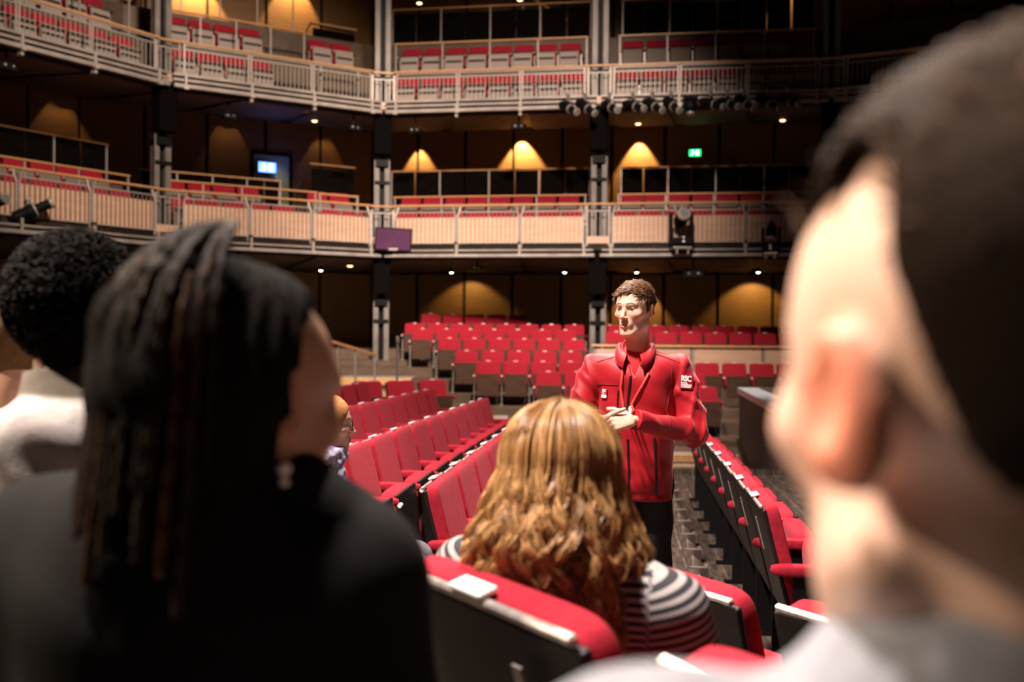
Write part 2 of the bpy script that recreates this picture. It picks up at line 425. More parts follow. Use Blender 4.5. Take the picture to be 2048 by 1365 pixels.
# columns
def column(i, label):
    p = off(.36)[i]; d = (NODES[i + 1] - NODES[i - 1]).normalized(); rz = math.atan2(d.y, d.x)
    t = empty('steel_column', (p.x, p.y, .53), rz, label, 'column', 'steel columns of the gallery front')
    b = MB()
    for sx in (-1, 1):
        b.box((sx * .105, 0, 5.9), (.085, .26, 11.8)); b.box((sx * .13, -.14, 5.9), (.10, .02, 11.8))
    b.build('post', M['column'], t)
    b = MB(); b.box((0, .04, 5.9), (.14, .1, 11.8)); b.build('web', M['black_metal'], t)
    for z in (2.05, 5.30):
        b = MB(); b.box((0, -.22, z + .12), (.40, .40, 1.0), bev=.02); b.build('bracket', M['black'], t)
        b = MB(); b.box((0, -.05, z - .55), (.30, .36, .16)); b.box((0, -.17, z - 1.0), (.34, .04, .07)); b.build('clamp', M['black_metal'], t)
for i, s in ((2, 'steel column at the far left edge beside the left side balconies'), (3, 'twin-flanged grey steel column rising behind the two front heads on the left'),
             (4, 'grey steel column above the purple screen, left of centre bay'), (5, 'grey steel column directly above and left of the red-jacketed guide'),
             (6, 'steel column on the right, hidden mostly by the blurred head')):
    column(i, s)

def railing(i, lv, z):
    A, B_ = NODES[i], NODES[i + 1]; d = (B_ - A); L = d.length; rz = math.atan2(d.y, d.x)
    up = lv == 'upper'
    t = empty('balcony_railing', (A.x, A.y, z), rz,
              'timber-topped %s balcony railing along the %s bay' % (lv, BAYN.get(i, 'far side')), 'railing', lv + ' balcony railings')
    hr = .86 if up else .91
    m = .30
    b = MB(); b.box((L / 2, 0, hr - .02), (L - 2 * m + .1, .085, .045), bev=.015, seg=2)
    b.build('handrail', M['rail_wood'], t)
    n = 3; w = (L - 2 * m) / n
    for k in range(n):
        x0 = m + w * k + .03; x1 = m + w * (k + 1) - .03
        b = MB()
        if up:
            zt = hr - .16
            b.bar((x0, 0, .02), (x0, 0, hr - .04), .02, .035); b.bar((x1, 0, .02), (x1, 0, hr - .04), .02, .035)
            b.bar((x0, 0, zt), (x1, 0, zt), .03, .022); b.bar((x0, 0, .05), (x1, 0, .05), .03, .03)
            b.bar((x0, 0, hr - .06), (x1, 0, hr - .06), .02, .02)
        else:
            zt = .74
            for x, s in ((x0, 1), (x1, -1)):
                b.bar((x, -.03, -.08), (x, -.03, .66), .022, .04); b.bar((x, -.03, .65), (x + s * .06, -.01, hr - .04), .022, .035)
            b.bar((x0 + .03, -.02, zt), (x1 - .03, -.02, zt), .025, .022); b.bar((x0, -.03, .03), (x1, -.03, .03), .025, .025)
        fr = b.build('frame', M['rail_paint'], t)
        nb = 13
        for q in range(nb):
            x = x0 + (x1 - x0) * (q + 1) / (nb + 1)
            if (i, up, k == 0 and q == 0) not in BALM:
                bb = MB(); bb.bar((0, 0, 0), (0, 0, (zt if up else zt - .03) - .04), (.013 if up else .020), .013); BALM[(i, up, True)] = bb.mesh('baluster')
                BALM[(i, up, False)] = BALM[(i, up, True)]
            o = link('baluster', BALM[(i, up, False)], None, fr); o.location = (x, 0 if up else -.03, .04)
            if not o.data.materials: o.data.materials.append(M['rail_paint'] if up else M['baluster'])
        if not up:
            b = MB(); b.box(((x0 + x1) / 2, .02, .32), (x1 - x0 - .03, .022, .60), bev=.004); b.build('timber_panel', M['panel_wood'], t)
        else:
            b = MB(); b.box(((x0 + x1) / 2, .01, .12), (x1 - x0 + .02, .05, .12)); b.build('kerb', M['panel_wood'], t)
        if k: 
            b = MB(); xg = m + w * k
            if up: b.box((xg, .0, .1), (.05, .05, .22))
            else: b.box((xg, .03, .38), (.05, .03, .85))
            b.box((xg, -.10, -.10), (.06, .12, .30)); b.build('joint_post', M['rail_paint'] if up else M['under_wood'], t)
BALM = {}
def noderail(i, lv, z):
    p = NODES[i]; d = (NODES[i + 1] - NODES[i - 1]).normalized(); rz = math.atan2(d.y, d.x); up = lv == 'upper'
    t = empty('corner_railing', (p.x, p.y, z), rz, 'short %s balcony railing wrapped around the %s' % (lv, COLN[i]), 'railing', 'corner railings at the columns')
    hr = .86 if up else .91
    b = MB(); b.box((0, 0, hr - .02), (.56, .08, .045), bev=.015, seg=2); b.build('handrail', M['rail_wood'], t)
    b = MB()
    for x in (-.25, .25): b.bar((x, 0, -.05), (x, 0, hr - .04), .02, .04)
    b.bar((-.25, 0, hr - .17), (.25, 0, hr - .17), .02, .025)
    fr = b.build('frame', M['rail_paint'], t)
    for x in (-.15, -.05, .05, .15):
        b = MB(); b.bar((x, 0, .05), (x, 0, hr - .18), .013, .013); b.build('baluster', M['rail_paint'], fr)
    b = MB(); b.box((0, .02, .09), (.5, .03, .16)); b.build('timber_panel', M['panel_wood'], t)
COLN = {2: 'far left column', 3: 'twin-flanged column behind the front heads', 4: 'column above the purple screen', 5: 'column beside the guide', 6: 'column at right'}
def edge_beam(i, lv, z):
    A, B_ = OFFS[-.12][i], OFFS[-.12][i + 1]; d = (B_ - A); L = d.length; rz = math.atan2(d.y, d.x)
    t = empty('edge_beam', (A.x, A.y, z), rz, 'pale steel edge beams under the %s balcony front of the %s bay' % (lv, BAYN.get(i, 'far side')), 'beam', 'balcony edge beams')
    if lv == 'lower':
        b = MB(); b.box((L / 2, .16, -.17), (L, .08, .34)); b.build('fascia', M['black_metal'], t)
        b = MB(); b.box((L / 2, 0, -.145), (L - .2, .05, .035)); b.box((L / 2, -.04, -.27), (L - .12, .09, .075), bev=.01); b.build('beam', M['beam'], t)
        zs = (-.02, -.3)
    else:
        b = MB(); b.box((L / 2, .18, -.0), (L, .06, .34)); b.build('fascia', M['black_metal'], t)
        b = MB(); b.box((L / 2, .03, .13), (L - .1, .16, .05)); b.box((L / 2, 0, .03), (L - .1, .05, .05))
        b.box((L / 2, -.03, -.10), (L - .12, .09, .085), bev=.01); b.build('beam', M['beam'], t)
        zs = (.16, -.17)
    for k in range(4):
        x = .3 + (L - .6) * k / 3
        b = MB(); b.box((x, -.02, (zs[0] + zs[1]) / 2), (.05, .1, zs[0] - zs[1]), bev=.008); b.box((x, -.08, zs[1] + .03), (.09, .05, .06)); b.build('bracket', M['rail_paint'], t)
for i in range(1, 7):
    for lv in LEVELS:
        edge_beam(i, lv['n'], lv['z'][0])
        railing(i, lv['n'], lv['z'][0])
for i in (2, 3, 4, 5, 6):
    for lv in LEVELS: noderail(i, lv['n'], lv['z'][0])

def tier_rail(i, o, z, h, posts, label, x0=.35, x1=.35, solid=0.0, panels=0):
    P = off(o); A, B_ = P[i], P[i + 1]; d = (B_ - A); L = d.length; rz = math.atan2(d.y, d.x)
    t = empty('tier_rail', (A.x, A.y, z), rz, label, 'rail')
    b = MB(); b.box((x0 + (L - x0 - x1) / 2, 0, h), (L - x0 - x1, .07, .04), bev=.012, seg=2); b.build('handrail', M['rail_wood'], t)
    for k in range(posts):
        x = x0 + .04 + (L - x0 - x1 - .08) * k / max(1, posts - 1)
        b = MB(); b.bar((x, 0, 0), (x, 0, h - .02), .03, .03); b.build('post', M['rail_paint'], t)
    if panels:
        w = (L - x0 - x1) / panels
        for k in range(panels):
            b = MB(); b.box((x0 + w * (k + .5), .05, solid / 2 + .02), (w - .035, .03, solid), bev=.01); b.build('panel', M['partition'], t)
for i in (2, 3, 4, 5):
    nm = BAYN[i]
    tier_rail(i, 1.12, 3.88, .72, 5, 'slim timber-topped rail behind the front seats of the lower balcony, %s bay' % nm, x1=(1.6 if i == 3 else .35))
    tier_rail(i, 2.24, 4.10 if i == 3 else 4.55, .86, 5, 'dark panelled rail at the back of the lower balcony, %s bay' % nm, solid=.82, panels=8, x1=(2.5 if i == 3 else .35))
    tier_rail(i, 1.12, 7.58, .74, 5, 'slim timber-topped rail behind the front seats of the upper balcony, %s bay' % nm, x1=(1.9 if i == 3 else .35))
    tier_rail(i, 2.24, 8.6, .92, 5, 'dark panelled rail at the back of the upper balcony, %s bay' % nm, solid=.80, panels=(0 if i == 3 else 8), x1=(2.2 if i == 3 else .35))
# ------------------------------------------------------------------ tip-up seats
def seat_proto(name, w, kind):
    """origin on the floor under the back; faces +Y. parts: backrest, back panel, trim, plate, seat, underside, armrest, leg"""
    red = M['seat_red']
    under = {'near': M['seat_back_wood'], 'far': M['under_wood'], 'gal': M['pale_under'], 'gal2': M['grey_under']}[kind]
    t = empty(name, (0, 0, 0))
    near = kind == 'near'; n = 24 if near else 14
    tilt = -R(14.5)
    cw = w - .07
    b = MB(); b.box((0, -.035, .60), (cw + .005, .018, .50), rot=(-tilt, 0, 0), bev=.006 if near else 0, seg=2); b.build('back_panel', M['seat_back_wood'], t)
    b = MB(); b.pad((0, -.006, .618), (cw, .064, .515), rot=(-tilt, 0, 0), e=.20, n=n * 2)
    bk = b.build('backrest', red, t, smooth=True)
    if near:
        b = MB(); b.box((0, -.108, .852), (cw - .02, .016, .016), rot=(-tilt, 0, 0), bev=.004); b.build('top_trim', M['worn_steel'], t)
        b = MB(); b.box((0, -.106, .868), (.085, .036, .010), rot=(-tilt, 0, 0), bev=.004, seg=2); b.build('number_plate', M['white_gloss'], t)
        b = MB(); b.box((cw / 2 - .13, -.096, .72), (.022, .004, .14), rot=(-tilt, 0, 0)); b.build('label_strip', M['worn_steel'], t)
    elif kind == 'far':
        b = MB(); b.box((0, -.07, .872), (.08, .035, .010), rot=(-tilt, 0, 0)); b.build('number_plate', M['white_gloss'], t)
    st = -R(6)
    b = MB(); b.pad((0, .205, .42), (cw - .06, .11, .44), rot=(-st, 0, 0), e=.3, n=n * 2); b.build('seat', red, t, smooth=True)
    b = MB(); b.box((0, .258, .41), (cw - .04, .02, .44), rot=(-st, 0, 0), bev=.008 if near else 0, seg=2)
    b.build('seat_underside', under, t)
    if kind == 'gal':
        b = MB(); b.box((0, .272, .44), (cw - .10, .006, .05), rot=(-st, 0, 0)); b.build('slot', M['black_metal'], t)
    arm_part(t, w / 2, near)
    return t
ARMS = {}
def arm_part(t, x, near):
    if near not in ARMS:
        b = MB(); b.pad((0, .095, .60), (.062, .34, .05), e=.45, n=20 if near else 12)
        me = b.mesh('armrest'); me.materials.append(M['seat_red']); me.polygons.foreach_set('use_smooth', [True] * len(me.polygons))
        b = MB(); b.box((0, .10, .30), (.022, .16 if near else .05, .58)); b.box((0, .10, .01), (.05, .26, .02))
        m2 = b.mesh('standard'); m2.materials.append(M['black_metal'] if near else M['steel'])
        b = MB(); b.cyl((-.018, .272, .585), (.018, .272, .585), .012, n=10); m3 = b.mesh('hinge_cap'); m3.materials.append(M['white_gloss'])
        ARMS[near] = (me, m2, m3)
    a = link('armrest', ARMS[near][0], None, t); a.location.x = x
    s = link('standard', ARMS[near][1], None, t); s.location.x = x
    h = link('hinge_cap', ARMS[near][2], None, t); h.location.x = x

PROTO = {}
NEARW = .58; FARW = .545; GALW = .57
def place_seat(kind, x, y, z, face, label, group, end_arm=0):
    """face: angle of the direction the sitter looks, from +X"""
    rz = face - PI / 2
    w = {'near': NEARW, 'far': FARW, 'gal': GALW, 'gal2': GALW}[kind]
    if kind not in PROTO:
        r = PROTO[kind] = seat_proto('theatre_seat', w, kind); KIDS[r.name] = list(r.children)
    else:
        r = copy_tree(PROTO[kind])
    r.location = (x, y, z); r.rotation_euler = (0, 0, rz)
    tag(r, label, 'seat', group)
    if end_arm:
        xs = -w / 2
        me, m2, m3 = ARMS[kind == 'near']
        a = link('armrest', me, None, r); a.location.x = xs
        s = link('standard', m2, None, r); s.location.x = xs
    return r

TOPO = .11      # the top of the back sits this far behind the origin
def row(kind, p0, d, n, pitch, face, zf, desc, group, skip=(), rev=False, label=None):
    p0 = Vector(p0); d = Vector(d).normalized(); f = Vector((math.cos(face), math.sin(face)))
    out = []
    for k in range(n):
        if k in skip: continue
        p = p0 + d * (pitch * k) + f * TOPO
        z = zf(p.y) if callable(zf) else zf
        lab = '%s seat %s' % (ORD[n - 1 - k if rev else k], desc)
        out.append(place_seat(kind, p.x, p.y, z, face, lab, group, end_arm=(k == n - 1)))
    return out

F1 = math.atan2(N1.y, N1.x)
slope = lambda c: (lambda y: c - .0175 * y)
# row A: single front row beside the stage, seen from behind
row('near', (1.083, 4.437), U, 10, NEARW, F1, slope(-.115), 'from the near end of the row along the stage', 'front row seats beside the stage')
# side rows on the left
row('near', (lineL(XL1, 4.50) + .035, 4.50 + .33), U, 9, NEARW, F1, slope(-.075 + -.03), 'from the near end in the first row left of the aisle', 'first side row')
SEAT_GLASSES = row('near', (lineL(XL2, 3.94) + .02, 3.94), U, 13, NEARW, F1, slope(-.035), 'from the near end in the second row left of the aisle', 'second side row')[0]
row('near', (lineL(XL3, 6.1), 6.1), U, 11, NEARW, F1, slope(.015), 'from the near end in the third row left of the aisle', 'third side row')
row('near', (lineL(XL4, 8.3), 8.3), U, 7, NEARW, F1, slope(.085), 'from the near end in the fourth row left of the aisle', 'fourth side row')
# diagonal corner seats
row('far', (-2.30, 15.7), (1, .55), 3, .56, R(-62), -.30, 'from the left in the short angled row before the stair', 'angled corner seats')
b = MB(); b.prism([(-4, 15.0), (-2.2, 14.9), (-1.0, 15.6), (-1.4, 16.5), (-4, 16.5)], -1.3, -.31); structure(b.build('floor', M['gallery_floor']))

# end stalls
FD = R(-90)
def end_row(i, x0, x1, kind='far', desc=''):
    n = int((x1 - x0) / FARW + .3)
    row('far', (x0 + FARW / 2, ROWS_D[i]), (1, 0), n, FARW, FD, ROWS_Z[i] if i < 8 else .9, desc, 'end stalls seats')
rn = ['front', 'second', 'third', 'fourth', 'fifth', 'sixth', 'seventh', 'top']
end_row(0, 1.0, 3.75, desc='from the left in the lowest row of the far stalls')
end_row(1, .42, 3.75, desc='from the left in the second lowest row of the far stalls')
end_row(2, -.74, 8.0, desc='from the left in the third row up of the far stalls')
end_row(3, -1.22, 1.7, desc='from the left in the fourth row up of the far stalls')
end_row(4, -1.64, 1.7, desc='from the left in the fifth row up of the far stalls')
end_row(5, -2.32, 1.7, desc='from the left in the sixth row up of the far stalls')
end_row(6, -2.6, 1.7, desc='from the left in the seventh row up of the far stalls')
end_row(7, -2.3, .5, desc='from the left in the dim top row of the far stalls')
row('far', (2.3, 22.0), (1, 0), 10, FARW, FD, .50, 'from the left in the first row behind the timber balustrade', 'seats behind the balustrade')
row('far', (2.3, 23.6), (1, 0), 10, FARW, FD, .66, 'from the left in the second row behind the timber balustrade', 'seats behind the balustrade')

# gallery seats
def gal_row(i, o, z, lvl, tier, keep=None, kind='gal'):
    P = off(o); A, B_ = P[i], P[i + 1]; d = (B_ - A); L = d.length; d.normalize()
    f = math.atan2(-d.x, d.y)  # inward
    n = 8; s = (L - n * GALW) / 2
    for k in range(n):
        if keep and k not in keep: continue
        p = A + d * (s + GALW * (k + .5))
        place_seat(kind, p.x, p.y, z, f, '%s seat from the left in the %s row of the %s balcony, %s bay' % (ORD[k], tier, lvl, BAYN[i]), '%s balcony %s row seats' % (lvl, tier),
                   end_arm=(k == n - 1))
for i in (2, 3, 4, 5):
    k3 = i == 3
    gal_row(i, 1.0 - .12, 3.35, 'lower', 'front', (0, 1, 2, 3, 4, 6, 7) if k3 else None, 'gal2')
    gal_row(i, 2.1 - .12, 3.88, 'lower', 'second', (0, 1, 2, 3, 6, 7) if k3 else None, 'gal2')
    gal_row(i, 1.0 - .12, 6.56, 'upper', 'front', (0, 1, 2, 3) if k3 else None)
    gal_row(i, 2.1 - .12, 7.58, 'upper', 'second', (0, 1, 2, 3, 6, 7) if k3 else None, 'gal2' if i == 5 else 'gal')
# near seats seen from behind
NB = Vector((.82, .57)).normalized(); FN = math.atan2(NB.y, NB.x)
TB = Vector((NB.y, -NB.x))
def near_seat(c, ztop, label, grp, ea=0):
    p = Vector(c) + NB * TOPO
    return place_seat('near', p.x, p.y, ztop - .868, FN, label, grp, ea)
SEAT_LADY = near_seat((-.058, 1.46), 1.02, 'dark-backed red seat the long-haired blonde woman sits in', 'near row seats')
near_seat((.32, .99), 1.02, 'red seat back beside the pale shirt in front of the camera', 'near row seats', 1)
near_seat((.364, 2.45), .80, 'red-rimmed black seat back right of the striped shoulder', 'near row seats', 1)
near_seat((.735, 2.02), .80, 'red-rimmed seat back between striped shoulder and blurred neck', 'near row seats', 1)
def fold_down(root):
    """an occupied seat: the cushion and its underside swing down to level"""
    T = Matrix.Translation((0, .24, .395)) @ Matrix.Rotation(-R(88), 4, 'X') @ Matrix.Translation((0, -.205, -.42))
    for c in root.children:
        if c.name.split('.')[0] in ('seat', 'seat_underside'): c.matrix_local = T
fold_down(SEAT_LADY); fold_down(SEAT_GLASSES)
# ------------------------------------------------------------------ balustrade and handrails of the stalls
t = empty('balustrade', (1.72, 20.98, .10), 0, 'pale timber balustrade behind the stalls right of the guide', 'railing')
for k in range(5):
    x0 = .06 + 1.55 * k + (.55 if k else 0) - (.0 if k else 0)
    w = .46 if k == 0 else 1.42
    if k: x0 = .62 + 1.5 * (k - 1)
    b = MB(); b.box((x0 + w / 2, 0, .66), (w, .03, .50), bev=.004); b.build('timber_panel', M['panel_wood'], t)
for x in (.03, .57, 2.09, 3.59, 5.09, 6.6):
    b = MB(); b.box((x, .02, .48), (.045, .04, .94)); b.build('post', M['rail_paint'], t)
b = MB(); b.box((3.3, 0, .98), (6.7, .10, .05), bev=.015, seg=2); b.build('handrail', M['rail_wood'], t)

t = empty('stair_rail', (-2.95, 17.0, -.4), 0, 'sloping timber handrail on thin posts at the foot of the left column', 'railing')
b = MB(); b.bar((-.1, -.1, 1.57), (.42, 1.6, 1.30), .05, .045); b.build('handrail', M['rail_wood'], t)
for x, y, h in ((-.05, .1, 1.52), (.16, .75, 1.42), (.4, 1.5, 1.30)):
    b = MB(); b.bar((x, y, 0), (x, y, h), .035, .035); b.build('post', M['rail_paint'], t)
o = MB().cyl((0, 0, -.6), (0, 0, .86), .022, n=12).cyl((0, 0, .86), (0, 0, .93), .034, n=12, mi=1).sph((0, 0, .94), .036, 12, 1).build('bollard_post', [M['steel'], M['white_gloss']])
o.location = (-2.07, 18.0, .29); tag(o, 'slim steel post with white cap at the edge of the stair', 'post')

# saw-toothed aisle edge beside the front row
t = empty('aisle_edging', (XA - .12, 4.83, -.10), 0, 'stepped worn metal edging along the aisle behind the stage-side row', 'edging')
for k in range(1, 13):
    y = 3.55 + NEARW * k; x = lineL(XA - .12, y)
    z = -.03 - .0175 * y
    b = MB(); b.prism([(-.02, 0), (.10, 0), (.015, .56), (-.02, .56)], -.12, .004)
    f = b.build('board_end', M['boards'], t); f.location = (x - (XA - .12), y - 4.83, z + .10); f.rotation_euler.z = -R(4)
    b = MB(); b.box((.045, .012, .008), (.13, .02, .006)); b.box((.095, .05, .008), (.02, .09, .006))
    f = b.build('metal_strip', M['worn_steel'], t); f.location = (x - (XA - .12), y - 4.83, z + .10); f.rotation_euler.z = -R(4)

# ------------------------------------------------------------------ lamps in the galleries
def on_bay(i, u, o):
    P = off(o); p = P[i].lerp(P[i + 1], u); d = (P[i + 1] - P[i]).normalized()
    return p, d, Vector((-d.y, d.x))
def downlight(i, u, o, z, label, glow='lamp_glow', r=.055):
    p, d, n = on_bay(i, u, o)
    t = empty('downlight', (p.x, p.y, z), 0, label, 'downlight', 'small ceiling downlights')
    b = MB(); b.cyl((0, 0, -.02), (0, 0, .08), r * 1.35, n=20); b.build('housing', M['black_metal'], t)
    b = MB(); b.sph((0, 0, -.02), (r, r, r * .45), 14); b.build('bulb', M[glow], t, smooth=True)
    return p
for i, u, lab in ((3, .775, 'left of the column with the purple screen'), (4, .34, 'above the left part of the far stalls'), (4, .825, 'just left of the column beside the guide'),
                  (5, .14, 'directly above the head of the guide'), (5, .69, 'right of the guide beneath the lower balcony')):
    p = downlight(i, u, 3.0, 2.90, 'tiny white downlight under the lower balcony, ' + lab, r=.045)
for i, u, o, z, lab in ((3, .87, 1.5, 2.95, 'warm flat downlight under the lower balcony left of the purple screen'),
                        (3, .735, 2.5, 6.60, 'warm downlight under the upper balcony above the portal rail'),
                        (5, .14, 3.0, 6.66, 'warm downlight under the upper balcony above the bright wall cone'),
                        (5, .79, 3.0, 6.66, 'warm downlight under the upper balcony near the blurred head'),
                        (4, .19, 3.0, 9.95, 'warm lamp at the top edge right of the left column'),
                        (4, .625, 3.0, 9.92, 'warm lamp at the top edge above the centre bay')):
    downlight(i, u, o, z, lab, 'lamp_warm', .07)
def wash(i, u, z, e, ang=62, tilt=.16, lab=None, col=(1, .64, .28), o=WO - .30, size=.02):
    p, d, n = on_bay(i, u, o)
    q = Vector((p.x, p.y, z)) + Vector((n.x, n.y, 0)) * tilt - Vector((0, 0, 1))
    lamp('wall_washer_light', 'SPOT', (p.x, p.y, z - .02), q, e, col, size, ang, .35)
    o_ = MB().cyl((0, 0, 0), (0, 0, .16), .06, n=14).build('wall_washer', M['black_metal'])
    o_.location = (p.x, p.y, z); tag(o_, lab, 'lamp', 'wall washers')
wash(4, .195, 6.75, 300, 62, .12, 'small spotlight making the left bright cone on the centre bay wall')
wash(4, .63, 6.85, 560, 74, .14, 'small spotlight making the right bright cone on the centre bay wall')
wash(5, .13, 6.80, 430, 66, .12, 'small spotlight making the bright cone right of the guide column')
wash(3, .36, 10.6, 800, 76, .14, 'spotlight glowing on the timber wall at the top left')
wash(3, .70, 11.0, 450, 70, .3, 'dim spotlight on the timber wall above the portal rail')
wash(2, .93, 6.9, 260, 90, .5, 'dim spotlight on the wall of the left side lower balcony')
wash(3, .47, 6.9, 160, 80, .6, 'dim spotlight on the wall above the blue sign')
wash(3, .82, 6.9, 260, 70, .3, 'dim spotlight right of the blue sign')
wash(4, .40, 2.86, 34, 105, .62, 'dim spotlight on the wall behind the far stalls', (1, .62, .2), WO - .8)
wash(5, .13, 2.86, 210, 84, .30, 'bright spotlight on the wall right behind the guide head', (1, .62, .25))
wash(5, .67, 2.86, 55, 100, .6, 'dim spotlight on the wall behind the balustrade', (1, .62, .2), WO - .8)
wash(5, .80, 11.0, 300, 46, .2, 'spotlight on the wall near the top beside the blurred head')
for (i, u, z, e) in ((4, .5, 10.0, 60), (5, .5, 10.0, 30), (3, .25, 6.2, 14), (2, .6, 6.2, 12)):
    p, d, n = on_bay(i, u, 2.6); lamp('downlight_beam', 'SPOT', (p.x, p.y, z), (p.x, p.y, 0), e, (1, .62, .3), .05, 110, .8)

# signs
def sign(i, u, o, z, w, h, colour, label, strength):
    p, d, n = on_bay(i, u, o)
    t = empty('exit_sign', (p.x, p.y, z), math.atan2(d.y, d.x), label, 'sign')
    b = MB(); b.box((0, .03, 0), (w + .04, .06, h + .04), bev=.006); b.build('sign_box', M['black_metal'], t)
    mm = mat('sign_face', colour, .4, emit=colour, estr=strength); mw = mat('sign_mark', (1, 1, 1), .4, emit=(.85, 1, .95), estr=strength * 1.3)
    b = MB(); b.box((0, -.004, 0), (w, .008, h)); b.build('sign_face', mm, t)
    b = MB()
    b.sph((-.20 * w, -.012, .28 * h), (.05 * w, .004, .05 * w), 8)
    b.bar((-.22 * w, -.012, .18 * h), (-.26 * w, -.012, -.1 * h), .006, .05 * w, up=(0, 0, 1)); b.bar((-.26 * w, -.012, -.1 * h), (-.16 * w, -.012, -.35 * h), .006, .04 * w)
    b.bar((-.26 * w, -.012, -.1 * h), (-.36 * w, -.012, -.32 * h), .006, .04 * w); b.bar((-.22 * w, -.012, .12 * h), (-.12 * w, -.012, -.02 * h), .006, .035 * w)
    b.box((.22 * w, -.012, 0), (.20 * w, .006, .64 * h)); b.bar((-.06 * w, -.012, 0), (.06 * w, -.012, 0), .006, .05 * w)
    b.build('pictogram', mw, t)
sign(5, .39, 4.55, 6.15, .30, .17, (.0, .75, .12), 'small glowing green exit sign on the dark wall right of the guide', 4)
sign(3, .60, 4.4, 5.62, .46, .26, (.08, .22, 1.0), 'glowing blue-white exit sign on the wall of the angled left bay', 5)
p, d, n = on_bay(3, .66, 4.1); lamp('sign_glow', 'POINT', (p.x, p.y, 5.62), (p.x, p.y, 0), 4, (.1, .15, 1), .1)
# green doorway by the blue sign
p, d, n = on_bay(3, .62, 4.62)
t = empty('door_1', (p.x, p.y, 3.88), math.atan2(d.y, d.x), 'pale green door below the blue exit sign', 'door')
t['kind'] = 'structure'
b = MB(); b.box((0, 0, 1.05), (.95, .06, 2.1)); b.build('door_leaf', mat('pale_green', (.42, .45, .20), .6), t)
b = MB(); b.box((0, .0, 2.14), (1.1, .09, .08)); b.box((-.52, 0, 1.05), (.08, .09, 2.1)); b.box((.52, 0, 1.05), (.08, .09, 2.1)); b.build('door_frame', M['black_metal'], t)
lamp('door_light', 'SPOT', (p.x - n.x * .9, p.y - n.y * .9, 6.3), (p.x, p.y, 4.4), 25, (1, .85, .5), .1, 70, .8)

# screen hanging on the corner of the lower balcony
t = empty('wall_screen', (-2.74, 22.82, 3.44), R(3), 'flat purple-lit screen hung on the lower balcony at the column', 'screen')
b = MB(); b.box((0, 0, 0), (.84, .05, .54), rot=(R(8), R(2.5), 0), bev=.008); b.build('casing', M['black_metal'], t)
ms = mat('screen_face', (.02, .01, .02), .25, col2=(.05, .02, .04), scale=3, emit=(.105, .030, .065), estr=1.0)
b = MB(); b.box((0, -.028, .004), (.78, .008, .47), rot=(R(8), R(2.5), 0)); b.build('screen', ms, t)
b = MB(); b.box((0, .10, -.22), (.2, .22, .05)); b.build('bracket', M['steel'], t)

# ------------------------------------------------------------------ stage lanterns
def lantern(pos, yaw, pitch, label, k=1.0, body='black_metal', group='stage lanterns under the upper balcony', lens='lens'):
    t = empty('stage_lantern', pos, yaw, label, 'stage light', group)
    c, s = math.cos(pitch), math.sin(pitch); f = lambda a, r=0: (0, -a * c * k + 0, -a * s * k - .16)
    b = MB(); b.cyl(f(-.16), f(.10), .085 * k, n=16); b.cyl(f(-.24), f(-.16), .05 * k, .08 * k, n=16); b.cyl(f(.10), f(.28), .06 * k, n=16)
    b.build('barrel', M[body], t, smooth=False)
    b = MB(); b.cyl(f(.28), f(.31), .072 * k, n=16); b.cyl(f(.08), f(.10), .095 * k, n=16); b.build('ring', M['rail_paint'], t)
    b = MB(); b.cyl(f(.305), f(.315), .055 * k, n=16); b.build('lens', M[lens], t)
    b = MB()
    for sx in (-1, 1): b.bar((sx * .105 * k, 0, -.02), (sx * .105 * k, 0, -.19), .03, .008)
    b.bar((-.105 * k, 0, -.02), (.105 * k, 0, -.02), .03, .01); b.build('yoke', M['black_metal'], t)
    b = MB(); b.bar((0, 0, -.02), (0, 0, .09), .035, .03); b.cyl((-.03, 0, .10), (.03, 0, .10), .04, n=10); b.build('clamp', M['worn_steel'], t)
    return t
LX = [(1.19, 4), (1.57, 4), (2.10, 5), (2.60, 5), (3.02, 5), (3.42, 5), (4.25, 5), (4.60, 5), (4.95, 5), (5.42, 5), (5.85, 5)]
for k, (x, i) in enumerate(LX):
    y = 23.2 - (x + 3.04) * .8 / 4.95 - .40
    lantern((x, y, 6.50), R(38 + 9 * math.sin(k * 2.3)), R(26 + 7 * math.sin(k * 1.7)), '%s stage lantern from the left in the row clamped under the upper balcony' % ORD[k], 1.15)
b = MB(); y = 23.2 - (3.8 + 3.04) * .8 / 4.95 - .40
t = empty('stage_lantern', (3.83, y, 6.48), 0, 'round moving lantern pointing down in the middle of the lantern row', 'stage light')
b.sph((0, 0, -.18), (.13, .13, .16), 14); b.build('barrel', M['black_metal'], t, smooth=True)
b = MB(); b.cyl((0, -.02, -.33), (0, -.03, -.38), .09, n=16); b.build('lens', M['lens'], t)
b = MB(); b.box((0, 0, .0), (.30, .16, .08), bev=.02); b.bar((-.15, 0, 0), (-.15, 0, -.18), .06, .03); b.bar((.15, 0, 0), (.15, 0, -.18), .06, .03); b.build('yoke', M['black_metal'], t)
